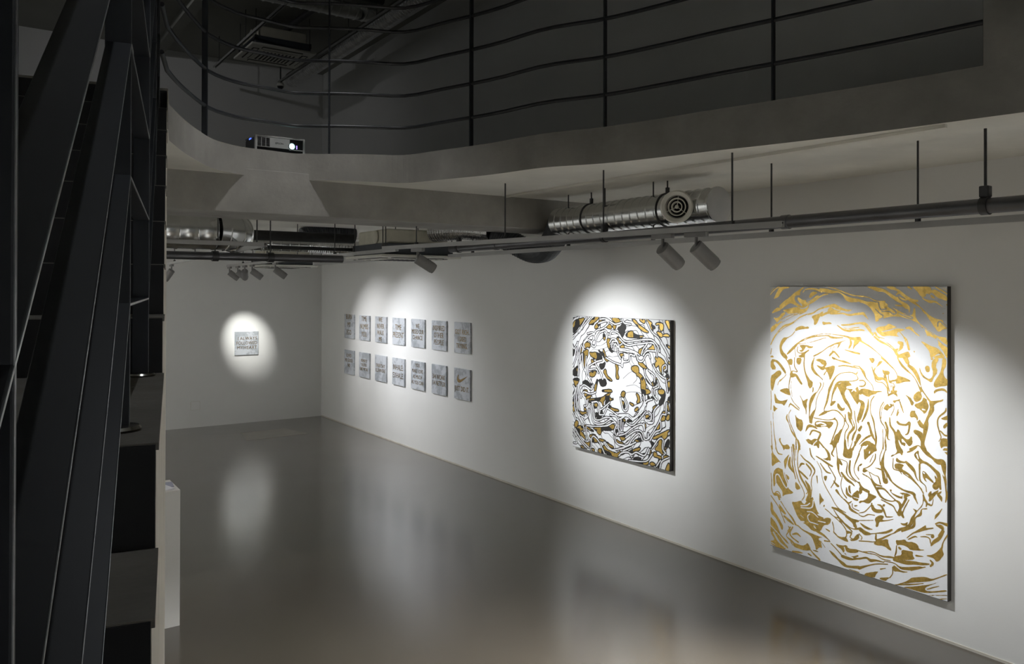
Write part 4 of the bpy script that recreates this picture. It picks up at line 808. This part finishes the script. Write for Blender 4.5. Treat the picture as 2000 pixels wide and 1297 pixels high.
(1680, 1010, .13878): """p 0,80 60,110 130,150 210,180 120,185 60,150|p 230,100 280,80 270,130 235,150|l 20,170,40 80,225,60 150,240,30|l 160,240,14 260,230,14 380,215,30 460,180,24|l 240,250,20 240,320,30 300,310,20 400,260,14 500,220,12 600,170,20 720,130,14|l 0,340,14 110,345,14 220,350,14 320,310,14 440,250,10|p 190,370 300,330 410,300 410,380 460,460 440,475 350,405 240,400|l 0,240,14 40,290,14 30,320,12|p 510,320 560,325 650,310 665,345 770,345 830,390 840,445 930,450 890,466 720,460 680,420 640,400 580,385 530,400|p 540,430 560,405 600,440 590,470|p 590,450 700,470 760,480 750,530 790,590 660,600 540,590 480,560 530,540 600,530|l 525,400,12 520,490,20 500,545,12|l 800,535,26 900,545,10|p 930,530 1030,520 1110,460 1160,400 1170,460 1190,520 1150,560 1130,600 1080,620 1050,570 980,550
l 1240,240,16 1180,340,14 1160,420,20|l 1000,600,20 1030,640,30 1000,680,20|l 0,480,12 110,510,12 230,530,12 330,590,14 440,610,10|l 60,490,12 200,495,12 320,550,20 440,560,24 520,575,20|l 0,590,24 100,575,24 160,610,40 240,610,26 350,635,12|l 490,600,30 640,630,50 760,640,50 860,650,40 980,650,16|l 350,620,10 480,640,14 560,690,12|p 470,670 560,680 620,700 740,690 880,680 960,690 860,720 760,740 640,780 560,760 480,760|w 500,670,14 600,740,16 720,750,14|w 570,680,10 760,670,14 900,680,14|l 0,720,40 100,690,20 240,660,14 400,660,14|p 80,790 200,770 280,760 240,800 220,855 80,830|l 300,730,16 370,718,10|p 285,850 440,840 400,870 370,900 290,870|l 470,700,12 470,790,12 430,850,12
p 740,840 930,825 1000,855 1060,850 1230,780 1230,800 1100,850 1000,890 900,900 760,910 600,930 500,945 640,905 700,870|l 500,945,8 650,940,16 760,935,16 900,920,10|p 600,975 760,965 900,945 1020,930 1120,890 1140,880 1040,930 930,970 920,1010 980,1030 1100,1020 1230,1005 1230,1030 1100,1040 960,1055 850,1040 720,1000|l 950,1000,10 1040,975,14 1120,955,6|l 980,1085,8 1230,1080,8|l 1100,1140,14 1230,1125,6|l 1070,90,16 1130,70,20 1230,100,40|l 1080,110,10 1150,130,50 1170,170,24 1110,250,12|p 1000,250 1060,245 1050,290 1010,290|l 1190,190,16 1120,290,40 1050,340,40 1010,390,20|l 690,310,14 780,270,20 820,280,10|l 860,270,10 940,270,14 990,300,16 1000,360,14|l 670,290,10 760,220,14 860,180,24 930,120,14|l 900,170,30 1040,145,8|l 940,240,10 1040,240,12|l 1180,330,8 1240,250,8"""}

# pockets and lines of the black and gold painting (k = white strand with a black outline)
ART1 = {
(1110, 610, .12332): """p 80,200 110,140 200,110 265,100 200,190 120,290 80,330|k 75,390 170,300 300,80|k 170,330 260,200 360,80|p 330,190 380,120 450,75 490,80 430,150 350,190|k 75,430 150,340|k 75,80 150,65|p 420,250 440,200 490,170 500,110 570,90 600,130 520,150 480,220 450,260|p 610,240 650,190 690,230 680,260 640,255|p 690,100 740,90 810,110 830,170 790,180 720,140|k 500,110 600,110 700,170 760,190 850,160|k 480,180 600,140 640,170 560,250 440,300 400,420|p 720,200 760,210 740,270 710,230|p 780,250 870,230 892,230 892,330 850,400 820,310|p 770,400 810,400 850,460 820,500 800,450
k 550,300 600,300 650,400 690,300 790,330 860,430|p 620,420 660,430 700,440 650,480 660,560 710,640 660,600 620,500|p 560,350 590,370 580,450 560,400|k 660,480 700,420 770,450 810,560|k 690,560 700,470 760,460|k 720,600 740,500 800,560|k 770,520 780,620 830,730|p 830,540 880,520 892,580 840,580|p 820,660 870,660 880,690 840,700|k 310,340 400,330 410,420 370,470 380,530 430,540 450,420 500,330 560,300|p 340,640 380,650 440,640 520,680 540,740 470,760 420,720 370,700|p 480,600 520,640 560,640 560,580 590,680 620,740 600,760 540,660|k 250,480 340,380 400,350|k 260,560 250,500 320,440 380,480|p 240,520 300,480 350,500 340,560 300,540 270,580
k 220,520 190,620 160,1000|k 160,480 100,580 80,540|p 75,550 110,590 90,680 75,690|k 150,480 150,640 120,760 80,860|p 220,680 260,620 320,590 310,700 270,780 260,900 220,760|k 230,660 240,840 270,930|k 290,700 280,900 310,1010 380,1120|p 80,940 130,880 160,860 160,1000 90,1000|p 90,1060 180,1050 160,1120 130,1180 100,1100|p 180,600 210,540 220,600 190,680|p 370,740 420,800 470,770 430,830 380,820|k 340,850 440,790 540,760|k 340,910 440,900 480,960|p 340,960 420,940 450,950 410,1020 350,1010|k 330,860 330,1000 350,1060|p 500,830 560,830 590,790 570,870 530,900 510,870|k 450,850 500,930 550,1060|k 440,820 540,1000
p 560,940 600,900 610,1000 680,1060 700,1090 640,1070 590,990|p 750,820 800,860 780,960 810,1050 760,1050 770,900|p 600,700 640,760 620,780 580,740|k 600,720 720,790 830,830 860,860 870,760|p 490,1070 560,1080 590,1060 610,1150 530,1170 510,1120|p 240,1110 290,1080 360,1150 350,1210 300,1160 250,1130|k 200,1200 260,1150 370,1220 400,1150|p 420,1200 480,1030 440,1240 430,1280""",
(1210, 610, .12332): """p 190,100 260,130 300,200 350,230 420,280 470,320 390,300 320,250 280,200|p 320,110 400,110 400,170 360,150|k 40,95 80,170 180,190|p 0,260 60,180 110,240 60,290 20,320|p 100,350 200,290 230,350 320,380 390,380 290,395 130,390|p 430,110 460,130 520,170 490,190 540,310 480,220|p 520,210 570,240 530,250|k 440,150 500,280 550,340 620,400 720,560 790,700|p 580,180 640,160 700,190 690,270 660,290 640,230 640,180 590,190|p 590,300 680,330 680,390 640,370|p 730,130 790,130 800,280 760,190|p 690,360 760,340 800,380 720,370|k 0,370 100,460 300,440 500,430 600,520 640,620|k 0,420 120,520 300,500 500,480 560,520 600,700|p 310,600 350,580 420,540 350,650 310,660|p 460,580 500,560 540,510 570,600 500,600|k 350,670 380,580 440,500|k 380,680 440,610 570,610
k 0,580 140,590 270,640 320,680|k 0,600 120,620 260,650 300,760 370,770 420,680 470,660 490,720|k 40,740 60,780 150,770 170,670 240,690 250,660|k 30,840 60,700|p 10,660 50,680 40,700|p 190,880 240,850 300,860 310,950 280,970 210,920|p 290,790 360,800 410,850 440,890 370,870|p 570,800 620,760 600,700 700,750 740,860 760,960 720,930 700,880 680,970 640,900 640,820 600,850 580,870|p 570,730 590,700 620,790|k 540,830 600,940 700,1030 740,1040|k 690,970 690,860 740,830 750,890 720,920|p 740,1020 770,980 790,1030 760,1060|k 400,900 420,1000 510,1140|p 420,1040 490,1100 500,1140 450,1090|p 260,980 320,960 390,1050 420,1120 420,1230 370,1297 350,1200 350,1130 340,1030|p 510,1130 560,1090 590,1030 600,1100 570,1150 530,1160|k 470,920 560,1000 560,1100|k 610,1080 630,1180 560,1220 570,1297|p 630,1250 660,1230 700,1280 640,1297|p 770,1120 800,1090 800,1180 780,1250|k 740,1040 760,1180 770,1260
p 780,790 800,770 800,820|p 740,510 800,540 800,570|k 660,480 760,650 770,720 800,760|l 60,1050,8 160,960,8 230,930,8|l 270,980,10 280,1060,10 220,1130,8|l 110,1170,8 240,1150,8 330,1200,8""",
(1110, 740, .12332): """p 530,190 680,170 700,210 600,200|p 250,190 300,180 310,220 260,180|k 180,240 200,150 260,100 370,170|k 210,300 250,210 350,240 400,230 440,210|p 270,220 310,250 270,280|p 290,290 330,270 380,270 300,330|p 300,330 440,320 560,300 600,260 690,220 560,340 560,430 540,360 460,330 360,330|p 640,270 690,330 720,320 620,360 590,400|p 860,210 892,200 892,290 840,270|k 320,330 300,420 260,430|p 330,350 370,350 350,380|k 380,370 470,370 510,480 500,560 560,570|p 420,400 460,390 470,420 430,470|k 390,390 410,500 430,630 500,650 600,610 690,620|k 360,420 380,560 420,700 560,710 680,640 760,690|p 440,540 490,560 540,600 470,630|p 500,520 550,510 530,560 510,560|k 500,490 550,470 660,370|k 570,570 640,420|p 630,420 660,420 680,460 750,480 810,500 780,510 690,500|k 620,460 700,510 800,580 892,570|k 670,570 760,590 800,640 892,600|p 190,510 240,540 300,520 280,560 220,560|k 190,570 260,610 300,580 270,570|k 260,640 320,590 340,480|p 260,490 270,460 300,500
k 130,140 110,330 120,480 190,620 250,750 260,820|k 150,100 140,400 180,580 260,720|k 200,120 170,300 190,500|k 90,100 120,180 80,290|p 80,350 110,310 100,400 80,410|p 80,440 130,390 110,500 90,520|p 110,720 140,660 170,690 150,750 120,760|k 75,510 110,590 130,640|k 75,790 180,950 300,1090|k 80,860 150,1000 100,1010|k 120,780 220,960 330,1080|p 130,790 190,740 240,770 250,800 190,820 240,860 290,960 230,900 160,850|p 260,720 330,780 420,830 360,810 290,770|k 290,760 300,880 330,980 280,980|p 400,780 560,770 650,740 740,720 730,790 650,810 540,800 510,890 460,830 480,800|k 300,740 450,750 620,740 720,690 770,720 740,820 770,900|p 760,820 790,810 770,850|k 800,640 790,740 820,860|p 830,640 860,640 850,780 830,800|p 820,890 892,880 892,950 850,970|p 260,990 350,980 340,1090 290,1040|p 340,900 400,880 450,900 380,930|p 380,930 450,910 480,960 470,1000 380,990|k 370,1090 380,940 420,910 500,1000 590,1190
p 490,950 580,970 620,1020 700,1060 730,1090 660,1070 600,1000 540,990|p 380,1110 420,1110 420,1150|p 480,1120 530,1110 560,1190 500,1160|p 560,1040 640,1130 760,1180 640,1200 580,1120|k 570,1000 640,1100 780,1160|k 590,1000 700,1120 892,1090|p 680,1190 860,1160 800,1240 720,1220|p 770,960 810,1000 892,1020 800,1030|k 730,900 780,1020 892,1050|p 205,1060 230,1060 270,1110|l 670,380,8 700,450,8 780,480,8|l 720,290,6 690,340,8""",
(1210, 760, .1311): """p 350,30 400,0 440,10 470,50 400,70 360,90|p 580,20 650,0 690,60 660,200 600,240 610,180 650,120 600,60|k 500,0 510,90 560,160|l 60,110,8 100,60,8 200,40,8 330,70,10 340,180,12 230,240,10|p 60,60 90,40 80,110 50,100|p 250,60 300,100 310,190 260,210 290,150|p 40,180 70,190 90,270 60,280|k 20,130 60,300 110,320 130,250 80,130|p 150,200 220,230 200,250|p 240,300 280,270 280,310 240,330|k 0,380 130,380 220,430 340,300 380,180|k 0,400 120,400 210,450 350,330 400,190 490,150|k 200,470 260,400 400,230|p 480,120 520,130 490,150|p 500,290 540,250 600,240 540,290|k 590,240 520,330 510,490 440,510|k 360,80 380,130 360,230 300,330|p 400,390 450,390 420,430 390,420|k 440,340 480,380 470,460 400,460|k 380,400 400,480 500,500|p 380,520 400,530 390,600 370,560|p 50,450 100,460 60,540|k 30,450 30,600 50,610 60,500|k 110,500 200,540 300,450 400,330|p 110,470 200,460 180,480
k 0,690 100,660 200,580 340,520 380,620 370,510|k 100,720 250,620 340,640 380,740 430,740 440,660|p 20,700 80,700 110,720 50,770|k 0,830 130,840 200,740 300,660 350,760|p 220,780 320,730 350,760 280,780|k 0,890 150,840 250,790|k 60,920 180,870|p 0,930 40,940 20,970|k 0,990 40,950 140,940 190,1010|p 150,940 230,900 320,870 300,910 210,920 180,960|k 150,950 200,970 260,940 380,990 440,880|p 250,950 340,980 400,960 370,1000|p 210,1040 280,1020 340,1040 260,1060|k 150,1060 340,1080 430,1060 500,960|p 180,1080 360,1090 440,1060 430,1130 320,1110|p 440,1050 470,960 480,900 450,1040|p 460,1110 500,1090 550,1130 490,1140|p 520,940 560,950 560,990 600,1000 640,1020 620,1040 570,1010 520,1000|p 540,890 590,840 600,760 640,760 630,840 640,930 660,980 600,920 560,910|k 500,880 600,740 660,760 650,880 700,960|k 440,740 520,620 600,480 640,380 690,380|k 460,770 540,640 620,600 620,480
p 550,580 600,510 610,560 580,600|p 590,490 620,490 610,520|p 640,350 700,330 680,400 690,440 660,420|p 620,430 670,420 690,460 620,470|p 710,420 750,370 750,450 710,460|p 720,200 750,330 730,310|p 500,730 600,680 690,640 750,610 740,630 640,690 540,740|p 640,710 700,650 730,660 700,730 650,750|p 700,820 740,750 750,800 710,880 690,880|p 680,900 700,920 690,960|p 670,1000 750,1000 700,1050 680,1040|p 720,1150 750,1100 755,1220 700,1210|k 560,1150 620,1060|p 590,1190 600,1140 615,1190|k 610,1190 640,1080 750,1020|p 730,180 745,120 750,200|k 700,380 710,200"""}

def homography(src, dst):
    A = []; b = []
    for (x, y), (u, v) in zip(src, dst):
        A.append([x, y, 1, 0, 0, 0, -u*x, -u*y]); b.append(u)
        A.append([0, 0, 0, x, y, 1, -v*x, -v*y]); b.append(v)
    h = np.linalg.solve(np.array(A, float), np.array(b, float)); return np.append(h, 1).reshape(3, 3)
def hmap(Hm, p):
    q = Hm @ np.array([p[0], p[1], 1.0]); return q[:2]/q[2]

def vnoise(X, Y, seed, freq):
    """smooth value noise on arrays"""
    rng = np.random.RandomState(seed); n = 64; T = rng.rand(n, n)
    x = X*freq; y = Y*freq; xi = np.floor(x).astype(int); yi = np.floor(y).astype(int)
    fx = x-xi; fy = y-yi; fx = fx*fx*(3-2*fx); fy = fy*fy*(3-2*fy)
    g = lambda a, b: T[a % n, b % n]
    return (g(xi, yi)*(1-fx)*(1-fy)+g(xi+1, yi)*fx*(1-fy)+g(xi, yi+1)*(1-fx)*fy+g(xi+1, yi+1)*fx*fy)*2-1
def fbm(X, Y, seed, freq, octv=3):
    s = 0; a = 1
    for k in range(octv): s = s + a*vnoise(X+3.1*k, Y-1.7*k, seed+k, freq*2**k); a *= .5
    return s

def draw_strokes(F, X, Y, cell, data, Hm, kinds='plw'):
    """F > 0 where gold lies; X, Y painting metres"""
    ny, nx = F.shape
    def win(x0, x1, y0, y1, m_):
        return (max(0, int((y0-m_)/cell)), min(ny, int((y1+m_)/cell)+2), max(0, int((x0-m_)/cell)), min(nx, int((x1+m_)/cell)+2))
    for (ox, oy, sc), txt in data.items():
        for item in txt.replace('\n', '|').split('|'):
            k, rest = item[0], item[2:].split()
            if k not in kinds: continue
            if k == 'p':
                P = np.array([hmap(Hm, (ox+sc*float(a), oy+sc*float(b))) for a, b in (q.split(',')[:2] for q in rest)])
                # round the outline
                Q = []
                for i in range(len(P)):
                    a, b = P[i], P[(i+1) % len(P)]; Q += [a*.75+b*.25, a*.25+b*.75]
                P = np.array(Q)
                j0, j1, i0, i1 = win(P[:, 0].min(), P[:, 0].max(), P[:, 1].min(), P[:, 1].max(), .012)
                if j1 <= j0 or i1 <= i0: continue
                x = X[j0:j1, i0:i1]; y = Y[j0:j1, i0:i1]; ins = np.zeros(x.shape, bool); d = np.full(x.shape, 9.)
                for a, b in zip(P, np.roll(P, -1, 0)):
                    c = ((a[1] > y) != (b[1] > y)) & (x < (b[0]-a[0])*(y-a[1])/(b[1]-a[1]+1e-12)+a[0]); ins ^= c
                    e = b-a; L = e@e+1e-12; t = np.clip(((x-a[0])*e[0]+(y-a[1])*e[1])/L, 0, 1)
                    d = np.minimum(d, np.hypot(x-a[0]-t*e[0], y-a[1]-t*e[1]))
                F[j0:j1, i0:i1] = np.maximum(F[j0:j1, i0:i1], np.where(ins, d, -d))
            else:
                q = [(tuple(float(v) for v in r.split(','))+(0.,))[:3] for r in rest]
                P = [Vector((*hmap(Hm, (ox+sc*a, oy+sc*b)), sc*w_*.0041/2)) for a, b, w_ in q]
                if len(P) > 2: P = spline(P, len(P)*4)
                a_ = np.array([list(p) for p in P])
                j0, j1, i0, i1 = win(a_[:, 0].min(), a_[:, 0].max(), a_[:, 1].min(), a_[:, 1].max(), .05)
                if j1 <= j0 or i1 <= i0: continue
                x = X[j0:j1, i0:i1]; y = Y[j0:j1, i0:i1]; best = np.full(x.shape, -9.)
                for a, b in zip(a_[:-1], a_[1:]):
                    e = b[:2]-a[:2]; L = e@e+1e-12; t = np.clip(((x-a[0])*e[0]+(y-a[1])*e[1])/L, 0, 1)
                    best = np.maximum(best, a[2]+(b[2]-a[2])*t-np.hypot(x-a[0]-t*e[0], y-a[1]-t*e[1]))
                if k in 'lk': F[j0:j1, i0:i1] = np.maximum(F[j0:j1, i0:i1], best)
                else: F[j0:j1, i0:i1] = np.minimum(F[j0:j1, i0:i1], -best)
    return F

def iso_mesh(F, cell, name, material, parent, x, ytop, ztop_):
    """flat leaf of everything with F > 0; painting x runs to -Y in the world, painting y runs down"""
    ny, nx = F.shape; V = []; FA = []; idx = {}
    S = F > 0
    full = S[:-1, :-1] & S[1:, :-1] & S[:-1, 1:] & S[1:, 1:]
    anyc = S[:-1, :-1] | S[1:, :-1] | S[:-1, 1:] | S[1:, 1:]
    def vid(key, px, py):
        k = idx.get(key)
        if k is None:
            k = len(V); idx[key] = k; V.append((x, ytop-px*cell, ztop_-py*cell))
        return k
    for j in range(ny-1):
        i = 0; row = full[j]; ra = anyc[j]
        while i < nx-1:
            if row[i]:
                k = i
                while k < nx-1 and row[k]: k += 1
                FA.append((vid((i, j), i, j), vid((k, j), k, j), vid((k, j+1), k, j+1), vid((i, j+1), i, j+1))); i = k; continue
            if ra[i]:
                c = ((i, j), (i+1, j), (i+1, j+1), (i, j+1)); f = [F[b, a] for a, b in c]; poly = []
                for n_ in range(4):
                    a, b = c[n_], c[(n_+1) % 4]; fa, fb = f[n_], f[(n_+1) % 4]
                    if fa > 0: poly.append(vid(a, *a))
                    if (fa > 0) != (fb > 0):
                        t = fa/(fa-fb); key = ('e',)+min((a, b), (b, a))
                        poly.append(vid(key, a[0]+(b[0]-a[0])*t, a[1]+(b[1]-a[1])*t))
                if len(poly) > 2: FA.append(tuple(poly))
            i += 1
    o0 = ORG[parent.name]
    me = bpy.data.meshes.new(name); me.from_pydata([(a-o0.x, b-o0.y, c-o0.z) for a, b, c in V], [], FA); me.materials.append(material)
    o = bpy.data.objects.new(name, me); link(o, parent); ORG[o.name] = o0; o['kind'] = 'stuff'
    return o

def panel(y0, y1, z0, z1, th, label):
    t = empty('painting', (WX-th/2, (y0+y1)/2, (z0+z1)/2), label, 'painting')
    MB().box(WX-th, WX-.001, y0, y1, z0, z1).build('board', M['panelside'], t)
    MB().box(WX-th-.0015, WX-th+.001, y0+.003, y1-.001, z0+.003, z1-.001).build('canvas', M['canvas'], t)
    return t

def grid(w_, h_, cell):
    nx = int(round(w_/cell))+1; ny = int(round(h_/cell))+1
    return np.meshgrid(np.arange(nx)*cell, np.arange(ny)*cell)
def border(F):
    F[0, :] = np.minimum(F[0, :], -1e-5); F[-1, :] = np.minimum(F[-1, :], -1e-5); F[:, 0] = np.minimum(F[:, 0], -1e-5); F[:, -1] = np.minimum(F[:, -1], -1e-5)
    return F

# large painting
y0, y1, z0, z1 = 2.740, 4.176, .293, 2.426
p2 = panel(y0, y1, z0, z1, .045, 'large white painting covered with swirling gold leaf shapes')
cell = .0040; X, Y = grid(y1-y0, z1-z0, cell)
Hm = homography([(1504, 560), (1852.5, 559.5), (1852, 1173), (1505.5, 1068)], [(0, 0), (y1-y0, 0), (y1-y0, z1-z0), (0, z1-z0)])
F = draw_strokes(np.full(X.shape, -.05), X, Y, cell, ART2, Hm)
F = F + .0007*fbm(X, Y, 5, 60, 2)
iso_mesh(border(F), cell, 'gold_leaf', M['gold'], p2, WX-.045-.0024, y1, z1)

# black, gold and white painting
y0, y1, z0, z1 = 5.306, 6.763, .684, 2.109
p1 = panel(y0, y1, z0, z1, .045, 'square white painting with black lines and gold around a pale flower shape')
cell = .0038; X, Y = grid(y1-y0, z1-z0, cell)
Hm = homography([(1119.5, 618), (1309.5, 625), (1310, 921), (1120, 871)], [(0, 0), (y1-y0, 0), (y1-y0, z1-z0), (0, z1-z0)])
cx, cy = hmap(Hm, (1208, 762))
jx = .006*fbm(X, Y, 13, 14, 2); jy = .006*fbm(X, Y, 17, 14, 2)          # hand wobble
PK = draw_strokes(np.full(X.shape, -.2), X, Y, cell, ART1, Hm, 'p') + .0012*fbm(X, Y, 5, 50, 2) + .0075
KD = -draw_strokes(np.full(X.shape, -.2), X, Y, cell, ART1, Hm, 'k')      # distance to the strand lines
LN = draw_strokes(np.full(X.shape, -.2), X, Y, cell, ART1, Hm, 'l')
KD = KD + .0015*fbm(X, Y, 23, 40, 2)
wx = X + .07*fbm(X, Y, 11, 2.6, 2) + .03*fbm(X, Y, 21, 8, 2); wy = Y + .07*fbm(X, Y, 31, 2.6, 2) + .03*fbm(X, Y, 41, 8, 2)
R = np.hypot(wx-cx, (wy-cy)*.95); R0_ = np.hypot(X-cx, Y-cy)
phi = R*15 + .9*fbm(X, Y, 51, 4.2, 3); t = phi-np.floor(phi)
circ = lambda a: np.abs((t-a+.5) % 1-.5)
fine = (.06-circ(.25))/15
fine = np.minimum(fine, np.minimum(KD-.015, -PK-.006)); fine = np.minimum(fine, R0_-.32)
gold = np.minimum(PK, KD-.008)
ink = np.maximum.reduce([.0042-np.abs(KD-.0105), np.minimum(.0052-np.abs(PK), KD-.008), fine, LN])
blot = (vnoise(X, Y, 71, 12)-.22)*.02
ink = np.maximum(ink, np.minimum(gold, blot))
gold = np.minimum(gold, -ink)
iso_mesh(border(gold), cell, 'gold_leaf', M['gold'], p1, WX-.045-.0024, y1, z1)
iso_mesh(border(ink), cell, 'ink_drawing', M['ink'], p1, WX-.045-.0027, y1, z1)
